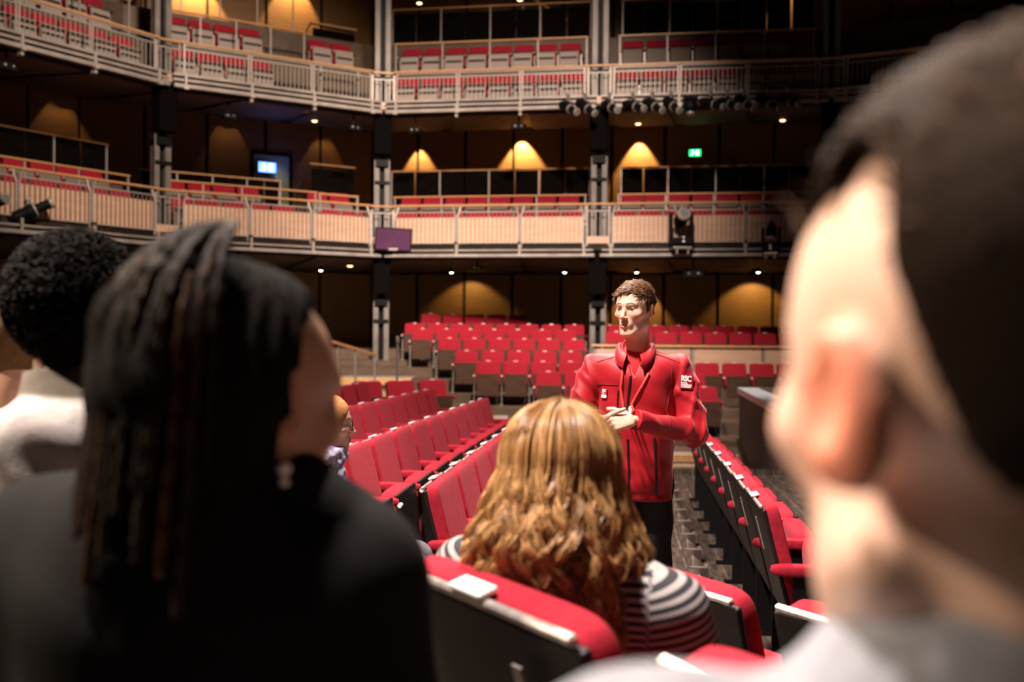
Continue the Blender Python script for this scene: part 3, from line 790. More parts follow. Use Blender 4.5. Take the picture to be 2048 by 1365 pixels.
# small cameras and speakers under the upper balcony edge
for i, u, z, lab, sc in ((2, .34, 6.10, 'small chrome-capped lamp under the upper balcony at the far left', 1.2), (3, .28, 5.98, 'small twin spotlight under the upper balcony right of the left column', 1.0),
                     (4, .155, 6.05, 'small black camera under the upper balcony right of the second column', 1.0), (4, .635, 6.08, 'small black camera under the centre of the upper balcony', 1.1),
                     (3, .855, 6.05, 'small black camera under the upper balcony left of the second column', 1.0), (4, .45, 2.85, 'small black fitting under the centre of the lower balcony', .8), (5, .42, 2.7, 'black projector hung under the lower balcony', 1.6)):
    p, d, n = on_bay(i, u, .25)
    t = empty('ceiling_camera', (p.x, p.y, z), math.atan2(d.y, d.x), lab, 'camera', 'small devices under the balcony edges')
    b = MB(); b.box((0, 0, -.02), (.30 * sc, .2, .12 * sc), bev=.02); b.build('housing', M['black_metal'], t)
    b = MB(); b.cyl((0, 0, .04), (0, 0, .30), .02, n=8); b.build('stem', M['black_metal'], t)
    b = MB(); b.sph((-.06 * sc, -.10, -.01), .028 * sc, 10); b.sph((.07 * sc, -.10, -.01), .022 * sc, 10); b.build('lens', M['worn_steel'], t, smooth=True)

# moving heads standing on the lower balcony edge
def moving_head(pos, yaw, label, pitch, k=1.0):
    t = empty('moving_head_light', pos, yaw, label, 'stage light')
    b = MB(); b.box((0, 0, .16 * k), (.40 * k, .34 * k, .13 * k), bev=.03, seg=2); b.build('base', M['black_metal'], t)
    b = MB(); b.box((0, 0, .04 * k), (.34 * k, .30 * k, .05 * k), bev=.02, seg=2); b.cyl((-.1 * k, -.15, -.08), (-.1 * k, -.15, .04), .025, n=8); b.cyl((.1 * k, -.15, -.08), (.1 * k, -.15, .04), .025, n=8); b.build('clamp', M['worn_steel'], t)
    b = MB()
    for s in (-1, 1):
        b.box((s * .19 * k, 0, .43 * k), (.055 * k, .13 * k, .48 * k), bev=.015, seg=2)
    b.build('yoke', M['black_metal'], t)
    h = MB(); c, s = math.cos(pitch), math.sin(pitch); z0 = .56 * k
    h.cyl((0, -.20 * c * k, z0 + .20 * s * k), (0, .06 * c * k, z0 - .06 * s * k), .125 * k, .125 * k, n=24)
    h.cyl((0, .06 * c * k, z0 - .06 * s * k), (0, .28 * c * k, z0 - .28 * s * k), .125 * k, .06 * k, n=24)
    h.build('head', M['black_metal'], t)
    h = MB(); h.cyl((0, -.19 * c * k, z0 + .19 * s * k), (0, -.23 * c * k, z0 + .23 * s * k), .128 * k, .105 * k, n=24); h.build('lens_ring', M['rail_paint'], t)
    h = MB(); h.cyl((0, -.21 * c * k, z0 + .21 * s * k), (0, -.235 * c * k, z0 + .235 * s * k), .085 * k, n=24); h.build('lens', M['lens'], t)
    h = MB(); h.sph((0, -.18 * k, .22 * k), .028, 10); h.sph((0, -.18 * k, .15 * k), .03, 10); h.build('knob', M['white_gloss'], t, smooth=True)
moving_head((3.67, 21.76, 3.16), R(5), 'large moving-head stage light standing before the lower balcony, lens facing out', R(22), 1.22)
moving_head((5.56, 21.46, 3.05), R(-20), 'smaller moving-head stage light pointing down near the blurred head', R(-62), .9)
M['green_lens'] = mat('green_lens', (.02, .22, .06), .15, emit=(.02, .5, .12), estr=.35)
lantern((-8.78, 18.04, 3.60), R(118), R(-28), 'black stage lantern with green-tinted lens at the far left', 1.45, group='lanterns on the left balcony edge', lens='green_lens')
lantern((-9.18, 17.44, 3.62), R(70), R(-20), 'black stage lantern at the left picture edge crossing its neighbour', 1.4, group='lanterns on the left balcony edge')

# portal rails over the stair openings of the angled left bay
for z, h, u0, u1, nm in ((6.5, .96, .70, .88, 'upper'), (3.35, 1.13, .70, .88, 'lower')):
    P = off(.45); a = P[3].lerp(P[4], u0); c = P[3].lerp(P[4], u1); d = (c - a); L = d.length
    t = empty('portal_rail', (a.x, a.y, z), math.atan2(d.y, d.x), 'white-posted timber-topped portal rail on the %s balcony, angled left bay' % nm, 'rail')
    b = MB(); b.box((L / 2, 0, h), (L + .06, .07, .045), bev=.012, seg=2); b.build('handrail', M['rail_wood'], t)
    for x in (0, L):
        b = MB(); b.bar((x, 0, 0), (x, 0, h), .045, .045); b.build('post', M['beam'], t)
# steps and dark stair rails of the upper balcony opening
P = off(1.2); a = P[3].lerp(P[4], .62); dd = (P[4] - P[3]).normalized(); nn = Vector((-dd.y, dd.x))
t = empty('balcony_steps', (a.x, a.y, 6.5), math.atan2(dd.y, dd.x), 'three timber steps rising in the upper balcony opening, angled left bay', 'steps')
for k in range(3):
    b = MB(); b.box((.3 + .12 * k, -.55 + .3 * k, .05 + .14 * k), (1.1 - .1 * k, .32, .10 + .28 * k)); b.build('tread', M['nosing'], t)
for z0, nm in ((7.58, 'upper'), (4.1, 'lower')):
    P = off(2.3); a = P[3].lerp(P[4], .66)
    t = empty('stair_rail', (a.x, a.y, z0), math.atan2(dd.y, dd.x), 'black bent stair rail with timber top at the %s balcony opening' % nm, 'railing')
    b = MB(); b.tube([(0, 0, -.9), (0, 0, .75), (.32, .0, 1.35), (1.45, .0, 1.3)], .024, 8); b.build('frame', M['black_metal'], t)
    b = MB(); b.box((.92, 0, 1.37), (1.2, .06, .04)); b.build('handrail', M['rail_wood'], t)
    b = MB(); b.box((.95, .08, .75), (1.1, .03, 1.05)); b.build('panel', M['partition'], t)
# diagonal rail and posts of the upper balcony, centre and right
P = off(2.9); a = P[4].lerp(P[5], .64); c = P[4].lerp(P[5], .98)
t = empty('stair_rail', (a.x, a.y, 8.6), math.atan2((c - a).y, (c - a).x), 'sloping timber stair rail at the top of the centre bay', 'railing')
b = MB(); b.bar((0, 0, 1.45), (1.5, 0, .45), .06, .04); b.build('handrail', M['rail_wood'], t)
b = MB(); b.bar((0, 0, 0), (0, 0, 1.44), .03, .03); b.bar((1.5, 0, -.2), (1.5, 0, .45), .03, .03); b.build('post', M['rail_paint'], t)
# ------------------------------------------------------------------ bodies: smooth-blended volumes meshed as one skin
def smin(a, b, k):
    if k <= 0: return np.minimum(a, b)
    h = np.clip(.5 + .5 * (b - a) / k, 0, 1)
    return b * (1 - h) + a * h - k * h * (1 - h)
def smax(a, b, k): return -smin(-a, -b, k)
def V3(*a): return np.array(a, dtype=np.float64)
def d_sph(P, c, r): return np.sqrt(((P - V3(*c)) ** 2).sum(-1)) - r
def d_ell(P, c, r, Rm=None):
    q = P - V3(*c)
    if Rm is not None: q = q @ Rm
    r = V3(*r); k0 = np.sqrt(((q / r) ** 2).sum(-1)); k1 = np.sqrt(((q / (r * r)) ** 2).sum(-1)) + 1e-9
    return k0 * (k0 - 1) / k1
def d_cap(P, a, b, ra, rb):
    a = V3(*a); b = V3(*b); ba = b - a
    h = np.clip(((P - a) @ ba) / (ba @ ba + 1e-12), 0, 1)
    return np.sqrt(((P - a - h[..., None] * ba) ** 2).sum(-1)) - (ra + (rb - ra) * h)
def d_box(P, c, hs, r, Rm=None):
    q = P - V3(*c)
    if Rm is not None: q = q @ Rm
    q = np.abs(q) - (V3(*hs) - r)
    return np.sqrt((np.maximum(q, 0) ** 2).sum(-1)) + np.minimum(q.max(-1), 0) - r
def rotz(a): c, s = math.cos(a), math.sin(a); return np.array([[c, -s, 0], [s, c, 0], [0, 0, 1.]])
def rotx(a): c, s = math.cos(a), math.sin(a); return np.array([[1., 0, 0], [0, c, -s], [0, s, c]])
def roty(a): c, s = math.cos(a), math.sin(a); return np.array([[c, 0, s], [0, 1., 0], [-s, 0, c]])

def surfnet(f, lo, hi, h):
    """surface nets: returns verts, quads"""
    lo = V3(*lo); hi = V3(*hi)
    n = np.maximum(((hi - lo) / h).astype(int) + 2, 3)
    xs = [lo[i] + h * np.arange(n[i]) for i in range(3)]
    F = np.empty(n, dtype=np.float32)
    ch = max(1, int(250000 / (n[1] * n[2])))
    for s in range(0, n[0], ch):
        X, Y, Z = np.meshgrid(xs[0][s:s + ch], xs[1], xs[2], indexing='ij')
        F[s:s + ch] = f(np.stack([X, Y, Z], -1).reshape(-1, 3)).reshape(X.shape)
    S_ = F < 0
    m = np.zeros(n - 1, dtype=np.int8)
    cor = [(i, j, k) for i in (0, 1) for j in (0, 1) for k in (0, 1)]
    for i, j, k in cor: m += S_[i:n[0] - 1 + i, j:n[1] - 1 + j, k:n[2] - 1 + k]
    act = (m > 0) & (m < 8)
    idx = -np.ones(n - 1, dtype=np.int64); ids = np.argwhere(act); idx[act] = np.arange(len(ids))
    acc = np.zeros((len(ids), 3)); cnt = np.zeros(len(ids))
    for a in range(8):
        for b in range(a + 1, 8):
            ca, cb = cor[a], cor[b]
            if sum(abs(ca[t] - cb[t]) for t in range(3)) != 1: continue
            fa = F[ids[:, 0] + ca[0], ids[:, 1] + ca[1], ids[:, 2] + ca[2]]; fb = F[ids[:, 0] + cb[0], ids[:, 1] + cb[1], ids[:, 2] + cb[2]]
            cr = (fa < 0) != (fb < 0); t = np.where(cr, fa / np.where(cr, fa - fb, 1), 0)
            p = np.array(ca)[None] + t[:, None] * (np.array(cb) - np.array(ca))[None]
            acc[cr] += p[cr]; cnt[cr] += 1
    V = lo + h * (ids + acc / cnt[:, None])
    quads = []
    for ax in range(3):
        u, v = (ax + 1) % 3, (ax + 2) % 3
        sl0 = [slice(None)] * 3; sl1 = [slice(None)] * 3
        sl0[ax] = slice(0, n[ax] - 1); sl1[ax] = slice(1, n[ax])
        A = S_[tuple(sl0)]; B = S_[tuple(sl1)]
        e = np.argwhere(A != B)
        e = e[(e[:, u] > 0) & (e[:, v] > 0) & (e[:, u] < n[u] - 1) & (e[:, v] < n[v] - 1)]
        inside = A[tuple(e.T)]
        def g(du, dv):
            q = e.copy(); q[:, u] += du; q[:, v] += dv; return idx[tuple(q.T)]
        Q = np.stack([g(-1, -1), g(0, -1), g(0, 0), g(-1, 0)], -1)
        Q[~inside] = Q[~inside][:, ::-1]
        quads.append(Q)
    return V, np.concatenate(quads)

def np_mesh(name, parts, mats, parent=None, colors=None, smooth=True):
    """parts: list of (V, Q, material index)"""
    Vs, Qs, MI, off_ = [], [], [], 0
    for V, Q, mi in parts:
        Vs.append(V); Qs.append(Q + off_); MI.append(np.full(len(Q), mi)); off_ += len(V)
    V = np.concatenate(Vs); Q = np.concatenate(Qs); MI = np.concatenate(MI)
    me = bpy.data.meshes.new(name); k = Q.shape[1]
    me.vertices.add(len(V)); me.vertices.foreach_set('co', V.astype(np.float32).ravel())
    me.loops.add(Q.size); me.loops.foreach_set('vertex_index', Q.astype(np.int32).ravel())
    me.polygons.add(len(Q)); me.polygons.foreach_set('loop_start', np.arange(0, Q.size, k, dtype=np.int32))
    me.polygons.foreach_set('material_index', MI.astype(np.int32))
    me.update(); me.validate()
    if colors is not None:
        a = me.color_attributes.new('Col', 'FLOAT_COLOR', 'POINT')
        c = np.ones((len(V), 4), dtype=np.float32); c[:, :3] = colors(V); a.data.foreach_set('color', c.ravel())
    return link(name, me, mats, parent, smooth)

def march(f, p, d, maxd=.5):
    """walk from p along d to the surface"""
    p = V3(*p); d = V3(*d); d = d / np.linalg.norm(d); t = 0
    for _ in range(80):
        v = float(f((p + d * t)[None])[0])
        if v < .0005: break
        t += max(v * .7, .0005)
        if t > maxd: break
    return p + d * t
def grad(f, p, e=.002):
    p = V3(*p); g = np.array([float(f((p + e * np.eye(3)[i])[None])[0] - f((p - e * np.eye(3)[i])[None])[0]) for i in range(3)])
    return g / (np.linalg.norm(g) + 1e-9)

# ---- head, facing +Y, ear level at z=0, units metres
def head_sdf(P, mouth_open=.0, nose=1.0, jaw=1.0, ears=True):
    X = P.copy(); ax = np.abs(X[:, 0]); Pm = np.stack([ax, X[:, 1], X[:, 2]], -1)
    d = d_ell(P, (0, -.014, .040), (.0745, .094, .080))
    d = smin(d, d_ell(P, (0, .020, .015), (.066, .072, .080)), .03)
    d = smin(d, d_ell(P, (0, .028, -.045), (.054 * jaw, .060, .066)), .03)
    d = smin(d, d_cap(Pm, (.050 * jaw, .005, -.062), (.018, .070, -.100), .017, .015), .028)
    d = smin(d, d_ell(P, (0, .077, -.101), (.020, .015, .015)), .018)
    d = smin(d, d_ell(Pm, (.041, .061, -.018), (.021, .018, .016)), .022)          # cheekbones
    d = smin(d, d_ell(P, (0, .083, -.062), (.026, .014, .022)), .018)             # muzzle
    d = smin(d, d_cap(Pm, (.010, .087, .026), (.040, .074, .026), .009, .008), .014)   # brow ridge
    d = smax(d, -d_ell(Pm, (.0325, .102, .003), (.0185, .0180, .0115)), .012)       # sockets
    # nose
    d = smin(d, d_cap(P, (0, .088, .012), (0, .109 * 1.0, -.024), .0060, .0085 * nose), .010)
    d = smin(d, d_ell(P, (0, .1115, -.029), (.0095 * nose, .0085, .0080)), .006)
    d = smin(d, d_ell(Pm, (.0105, .1005, -.032), (.0075, .0095, .0068)), .005)
    d = smax(d, -d_ell(Pm, (.0058, .1055, -.0385), (.0032, .0050, .0030)), .003)
    # philtrum + lips
    d = smin(d, d_cap(Pm, (.003, .0995, -.0555), (.021, .0885, -.0600), .0046, .0026), .004)
    d = smin(d, d_cap(Pm, (.0, .0985, -.0690 - mouth_open), (.018, .0895, -.0640 - mouth_open * .4), .0058, .0028), .004)
    d = smax(d, -d_ell(P, (0, .104, -.0622 - mouth_open * .5), (.021, .014, .0010 + mouth_open * .55)), .0015)
    d = smax(d, -d_cap(Pm, (0, .108, -.079 - mouth_open), (.014, .100, -.079 - mouth_open), .006, .005), .008)
    # eyelids
    for zo, s in ((.0054, 1), (-.0044, -1)):
        lid = d_ell(Pm, (.0315, .0730, .004), (.0150, .0150, .0142))
        cut = (.004 + zo - Pm[:, 2]) * s + (Pm[:, 1] - .080) * .12 * 0 + (Pm[:, 0] - .0315) ** 2 * 9
        d = smin(d, smax(lid, cut, .0012), .0035)
    if ears:
        Re = rotz(R(-22)) @ rotx(R(-12))
        e = d_ell(Pm, (.0800, -.012, -.004), (.0085, .0185, .031), Re)
        e = smax(e, -d_ell(Pm, (.0885, -.006, .002), (.0062, .0105, .0185), Re), .004)
        e = smin(e, d_ell(Pm, (.0775, -.001, -.024), (.006, .008, .009)), .006)
        d = smin(d, e, .006)
    return d
def eye_mesh(pos, r=.0126, look=(0, 1, 0)):
    """eyeball island: sphere; iris by colour"""
    n, m = 20, 28
    V = []
    for i in range(n + 1):
        th = PI * i / n
        for j in range(m): V.append((math.sin(th) * math.cos(2 * PI * j / m) * r, math.sin(th) * math.sin(2 * PI * j / m) * r, math.cos(th) * r))
    Q = [[i * m + j, (i + 1) * m + j, (i + 1) * m + (j + 1) % m, i * m + (j + 1) % m] for i in range(n) for j in range(m)]
    L = Vector(look).normalized(); q = Vector((0, 0, 1)).rotation_difference(L).to_matrix()
    return np.array([list(q @ Vector(v)) for v in V]) + V3(*pos), np.array(Q)
def sm(x, a, b): t = np.clip((x - a) / (b - a), 0, 1); return t * t * (3 - 2 * t)
def head_colors(P, skin, lips, brow, stubble=None, brow_a=.9, ear=.45):
    ax = np.abs(P[:, 0]); C = np.tile(V3(*skin), (len(P), 1)); y, z = P[:, 1], P[:, 2]
    def blend(C, c, a): return C * (1 - a[:, None]) + V3(*c) * a[:, None]
    blush = np.exp(-(((ax - .045) / .022) ** 2 + ((z + .028) / .02) ** 2)) * (y > .03) * .35
    C = blend(C, (skin[0] * 1.0, skin[1] * .62, skin[2] * .55), blush)
    nz = np.exp(-((ax / .012) ** 2 + ((z + .03) / .012) ** 2)) * (y > .09) * .3
    C = blend(C, (skin[0], skin[1] * .62, skin[2] * .55), nz)
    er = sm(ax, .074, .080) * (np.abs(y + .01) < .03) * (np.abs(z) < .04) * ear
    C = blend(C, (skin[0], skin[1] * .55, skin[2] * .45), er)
    lz = -.0622 - (ax / .024) ** 2 * .002
    lp = sm(.0235 - ax, 0, .004) * np.exp(-(((z - lz) / .0085) ** 4)) * (y > .082)
    C = blend(C, lips, lp * .85)
    br = np.exp(-(((z - (.0275 + .004 * np.sin((ax - .010) / .04 * PI) - np.clip(ax - .036, 0, 1) * .35)) / .0042) ** 4)) * sm(ax, .009, .015) * sm(.052 - ax, 0, .008) * (y > .055)
    C = blend(C, brow, br * brow_a)
    ln = np.exp(-((((P[:, 0] ** 2) ** .5 - .0315) / .0125) ** 4)) * np.exp(-(((z - .0100) / .0014) ** 2)) * (y > .07)
    C = blend(C, (.05, .02, .015), ln * .6)
    if stubble is not None:
        a = sm(z, .045, .062) * 0 
    return C

# ---- hands: wrist at origin, fingers towards +X, back of the hand +Z, thumb side +Y
def hand_caps(curl=(.5, .5, .55, .6), spread=(.10, .03, -.04, -.12), thumb=(.75, .35), s=1.0, bend2=1.25, thumb_drop=.35):
    """returns capsules (a, b, ra, rb) with the palm first"""
    out = []
    base = [(.088, .030, .0), (.092, .010, .002), (.088, -.011, .0), (.080, -.030, -.003)]
    L = [(.042, .026, .020), (.046, .029, .021), (.043, .027, .020), (.034, .021, .018)]
    rad = [.0088, .0090, .0086, .0076]
    for b in base: out.append(((.012, b[1] * .55, 0), b, .0135, .0120))
    for i in range(4):
        p = Vector(base[i]); a = 0; az = spread[i]
        for j in range(3):
            a += curl[i] * (1.0 if j == 0 else (bend2 if j == 1 else .8))
            d = Vector((math.cos(a) * math.cos(az), math.cos(a) * math.sin(az), -math.sin(a)))
            q = p + d * L[i][j]; r0 = rad[i] * (1.06 - .08 * j); out.append((tuple(p), tuple(q), r0, r0 * .93)); p = q
    p = Vector((.022, .026, -.006)); az = thumb[0]
    for j, (l, r) in enumerate(((.040, .0135), (.032, .0100), (.026, .0092))):
        a2 = az - thumb[1] * j
        d = Vector((math.cos(a2), math.sin(a2), -thumb_drop)).normalized(); q = p + d * l
        out.append((tuple(p), tuple(q), r, r * .88)); p = q
    return [tuple([tuple(v * s for v in c[0]), tuple(v * s for v in c[1]), c[2] * s, c[3] * s]) for c in out]
def frame(xd, zd, o):
    """matrix with local X along xd, local Z near zd"""
    x = Vector(xd).normalized(); z = Vector(zd); z = (z - x * z.dot(x)).normalized(); y = z.cross(x)
    m = Matrix((x, y, z)).transposed().to_4x4(); m.translation = Vector(o); return m
def xcaps(caps, M4, mirror=False):
    o = []
    for a, b, ra, rb in caps:
        if mirror: a = (a[0], -a[1], a[2]); b = (b[0], -b[1], b[2])
        o.append((tuple(M4 @ Vector(a)), tuple(M4 @ Vector(b)), ra, rb))
    return o
def caps_sdf(caps, k, kp=None):
    def f(P):
        d = None
        for i, (a, b, ra, rb) in enumerate(caps):
            e = d_cap(P, a, b, ra, rb); d = e if d is None else smin(d, e, (kp if kp and i < 4 else k))
        return d
    return f
def caps_bounds(caps, pad=.02):
    A = np.array([c[0] for c in caps] + [c[1] for c in caps]); r = max(max(c[2], c[3]) for c in caps)
    return A.min(0) - r - pad, A.max(0) + r + pad
def hand_part(caps, h=.0028):
    """fingers kept apart: each finger chain is blended with itself and with the palm only"""
    def f(P):
        palm = None
        for c in caps[:4]:
            e = d_cap(P, *c); palm = e if palm is None else smin(palm, e, .012)
        d = palm
        for i in range(4, len(caps), 3):
            g = None
            for c in caps[i:i + 3]:
                e = d_cap(P, *c); g = e if g is None else smin(g, e, .003)
            if i == 4: d = smin(palm, g, .006); fing = g
            else: d = np.minimum(d, smin(palm, g, .006))
        return d
    lo, hi = caps_bounds(caps); return f, lo, hi, h

M['skin'] = mat('skin', (.8, .5, .38), .42, spec=.4, attr=True, var=.05, scale=60, bump=.08, bscale=500)
M['skin'].node_tree.nodes['Principled BSDF'].inputs['Subsurface Weight'].default_value = .12
M['skin'].node_tree.nodes['Principled BSDF'].inputs['Subsurface Radius'].default_value = (.01, .004, .002)
M['eye'] = mat('eye', (.8, .8, .8), .12, attr=True)

def tubes_mesh(name, strands, rad, mats, parent, colors=None, sides=4, taper=True):
    """strands: array (S, N, 3) -> one mesh of thin tapering tubes"""
    S_, N, _ = strands.shape
    T = np.gradient(strands, axis=1); T /= np.linalg.norm(T, axis=2, keepdims=True) + 1e-9
    up = np.array([0.31, 0.52, .79]); A = np.cross(T, up); A /= np.linalg.norm(A, axis=2, keepdims=True) + 1e-9; B = np.cross(T, A)
    prof = np.ones(N)
    if taper: prof = np.clip(np.minimum(np.linspace(.5, 6, N), np.linspace(5, .12, N)), .1, 1)
    rr = (rad[:, None] if isinstance(rad, np.ndarray) else rad) * prof[None]
    ring = [strands + (A * math.cos(2 * PI * k / sides) + B * math.sin(2 * PI * k / sides)) * rr[..., None] for k in range(sides)]
    V = np.stack(ring, 2).reshape(-1, 3)
    s = np.arange(S_)[:, None, None]; i = np.arange(N - 1)[None, :, None]; k = np.arange(sides)[None, None, :]; k2 = (k + 1) % sides
    b0 = (s * N + i) * sides; b1 = (s * N + i + 1) * sides
    Q = np.stack(np.broadcast_arrays(b0 + k, b0 + k2, b1 + k2, b1 + k), -1).reshape(-1, 4)
    cf = None
    if colors is not None:
        cc = np.repeat(colors, N * sides, axis=0); cf = lambda V_: cc
    return np_mesh(name, [(V, Q, 0)], mats, parent, cf)
# ------------------------------------------------------------------ people
class Person:
    def __init__(s, name, root, label, J, yaw, head_c, head_R, hk=1.0):
        s.J = {k: V3(*v) for k, v in J.items()}; s.root = empty('person', root, 0, label, 'person')
        s.rl = Vector(root); s.Ry = rotz(yaw); s.hc = V3(*head_c); s.HR = head_R; s.hk = hk
    def rel(s, o): o.location = -s.rl; return o
    def to_head(s, P): return ((P - s.hc) @ s.HR) / s.hk
    def from_head(s, p): return s.HR @ (V3(*p) * s.hk) + s.hc
    def hdir(s, d): return s.HR @ V3(*d)
    def torso(s, P, inf=0.0, w=1.0):
        J = s.J; Q = (P - J['chest']) @ s.Ry
        d = d_ell(Q, (0, 0, .02), ((.150 + inf) * w, .100 + inf, .175 + inf))
        sl = J['shL'] * .86 + J['shR'] * .14; sr = J['shR'] * .86 + J['shL'] * .14
        d = smin(d, d_cap(P, sl, sr, .052 + inf, .052 + inf), .06)
        d = smin(d, d_cap(P, J['chest'], J['pelvis'], .105 + inf, .105 + inf), .05)
        Q = (P - J['pelvis']) @ s.Ry
        d = smin(d, d_ell(Q, (0, 0, 0), ((.160 + inf) * w, .112 + inf, .115 + inf)), .06)
        nb = (J['shL'] + J['shR']) / 2 + V3(0, 0, .025)
        d = smin(d, d_cap(P, nb - V3(0, 0, .02), nb + V3(0, 0, .02), .062 + inf * .5, .052 + inf * .3), .05)
        return d
    def arms(s, P, inf=0.0, k=.02):
        d = None
        for q in 'LR':
            J = s.J; e = d_cap(P, J['sh' + q], J['el' + q], .052 + inf, .043 + inf)
            e = smin(e, d_cap(P, J['el' + q], J['wr' + q], .042 + inf, .027 + inf), k)
            d = e if d is None else np.minimum(d, e)
        return d
    def legs(s, P, inf=0.0):
        d = None
        for q in 'LR':
            J = s.J; e = d_cap(P, J['hip' + q], J['kn' + q], .080 + inf, .058 + inf)
            e = smin(e, d_cap(P, J['kn' + q], J['an' + q], .058 + inf, .040 + inf), .02)
            d = e if d is None else np.minimum(d, e)
        return d
    def neck(s, P, r=.052):
        nb = (s.J['shL'] + s.J['shR']) / 2 + V3(0, 0, .01)
        return d_cap(P, nb, s.from_head((0, -.022, -.05)), r + .004, r)
    def bounds(s, keys, pad):
        A = np.array([s.J[k] for k in keys]); return A.min(0) - pad, A.max(0) + pad
    def headneck(s, P, **kw):
        d = head_sdf(s.to_head(P), **kw) * s.hk
        return smin(d, s.neck(P), .022)
    def body(s, skin=(.80, .50, .38), lips=(.55, .2, .16), brow=(.12, .06, .03), iris=(.12, .06, .03), look=(0, 1, 0), hh=.0042, hands=None, hkw={}, hres=.004, legs=True, ear=.45):
        parts = []
        lo = s.hc - .155 * s.hk; hi = s.hc + .155 * s.hk
        nb = (s.J['shL'] + s.J['shR']) / 2
        lo = np.minimum(lo, nb - .075); hi = np.maximum(hi, nb + .075)
        V, Q = surfnet(lambda P: s.headneck(P, **hkw), lo, hi, hh); parts.append((V, Q, 0)); nh = len(V)
        for sx in (-1, 1):
            V, Q = eye_mesh((sx * .0315, .0730, .004), .0128); parts.append((V * s.hk @ s.HR.T + s.hc, Q, 1))
        def fb(P):
            d = smin(s.torso(P, -.008), s.arms(P, -.004), .035)
            return smin(d, s.legs(P, -.004), .04) if legs else d
        lo, hi = s.bounds([k for k in s.J if legs or k[:2] not in ('kn', 'an')], .2)
        V, Q = surfnet(fb, lo, hi, .014); parts.append((V, Q, 0))
        # feet
        if legs:
            def ff(P):
                d = None
                for q in 'LR':
                    a = s.J['an' + q]; f = s.Ry @ V3(0, 1, 0); t = a + f * .13 + V3(0, 0, -.045)
                    e = smin(d_cap(P, a, a + f * .05 + V3(0, 0, -.035), .04, .035), d_cap(P, a + f * .03 - V3(0, 0, .04), t, .034, .026), .02)
                    d = e if d is None else np.minimum(d, e)
                return d
            lo, hi = s.bounds(['anL', 'anR'], .24); V, Q = surfnet(ff, lo, hi, .01); parts.append((V, Q, 0))
        for q, (caps) in (hands or {}).items():
            f, lo, hi, h = hand_part(caps, hres); V, Q = surfnet(f, lo, hi, h); parts.append((V, Q, 0))
        ne = sum(len(p[0]) for p in parts[1:3])
        L = V3(*look); L = L / np.linalg.norm(L)
        def colors(V):
            C = np.tile(V3(*skin), (len(V), 1))
            C[:nh] = head_colors(s.to_head(V[:nh]), skin, lips, brow, ear=ear)
            for k, sx in enumerate((-1, 1)):
                n1 = ne // 2; a = nh + k * n1
                q = s.to_head(V[a:a + n1]) - V3(sx * .0315, .0730, .004); q /= np.linalg.norm(q, axis=1, keepdims=True)
                c = q @ L; C[a:a + n1] = (.42, .34, .30)
                C[a:a + n1][c > .87] = iris; C[a:a + n1][c > .965] = (.01, .01, .01)
            return C
        s.rel(np_mesh('body', parts, [M['skin'], M['eye']], s.root, colors))
    def cloth(s, name, f, lo, hi, h, m, attr=None):
        V, Q = surfnet(f, lo, hi, h)
        o = s.rel(np_mesh(name, [(V, Q, 0)], m, s.root))
        if attr is not None:
            a = o.data.attributes.new('stripe', 'FLOAT', 'POINT'); a.data.foreach_set('value', attr(V).astype(np.float32))
        return o
def hand_at(wr, xd, zd, left, s=1.0, **kw):
    return xcaps(hand_caps(s=s, **kw), frame(xd, zd, wr), mirror=left)
def standing(cx, cy, floor, H, yaw, sw=.185, shz=None):
    """relaxed standing joints; yaw 0 faces +Y, left hand side is -X"""
    Rz = rotz(yaw); k = H / 1.75
    def T(x, y, z): v = Rz @ V3(x, y, 0); return (cx + v[0], cy + v[1], floor + z * k)
    J = {}
    for q, s_ in (('L', -1), ('R', 1)):
        J['sh' + q] = T(s_ * sw, 0, 1.42); J['el' + q] = T(s_ * (sw + .05), -.02, 1.12); J['wr' + q] = T(s_ * (sw + .04), .06, .87)
        J['hip' + q] = T(s_ * .085, 0, .92); J['kn' + q] = T(s_ * .10, .01, .50); J['an' + q] = T(s_ * .11, -.02, .085)
    J['chest'] = T(0, 0, 1.27); J['pelvis'] = T(0, 0, .97)
    return J
def folds(P, a, f=1.0, ph=0.0):
    x, y, z = P[:, 0] * f, P[:, 1] * f, P[:, 2] * f
    return a * (np.sin(34 * z + 13 * x + 1.8 * np.sin(15 * x + 9 * z + ph) + 2 * y) * .6 + .5 * np.sin(23 * x - 29 * z + 19 * y + 1.4 * np.sin(21 * z + ph)) + .25 * np.sin(71 * z + 37 * x + 23 * y))

def rest_hands(J, yaw, s=1.0):
    f = rotz(yaw) @ V3(0, 1, 0); r = rotz(yaw) @ V3(1, 0, 0)
    o = {}
    for q, sg in (('L', -1), ('R', 1)):
        d = (V3(*J['wr' + q]) - V3(*J['el' + q])); d = d / np.linalg.norm(d)
        o[q] = hand_at(J['wr' + q], d, r * sg, q == 'L', s, curl=(.25, .3, .35, .4))
    return o
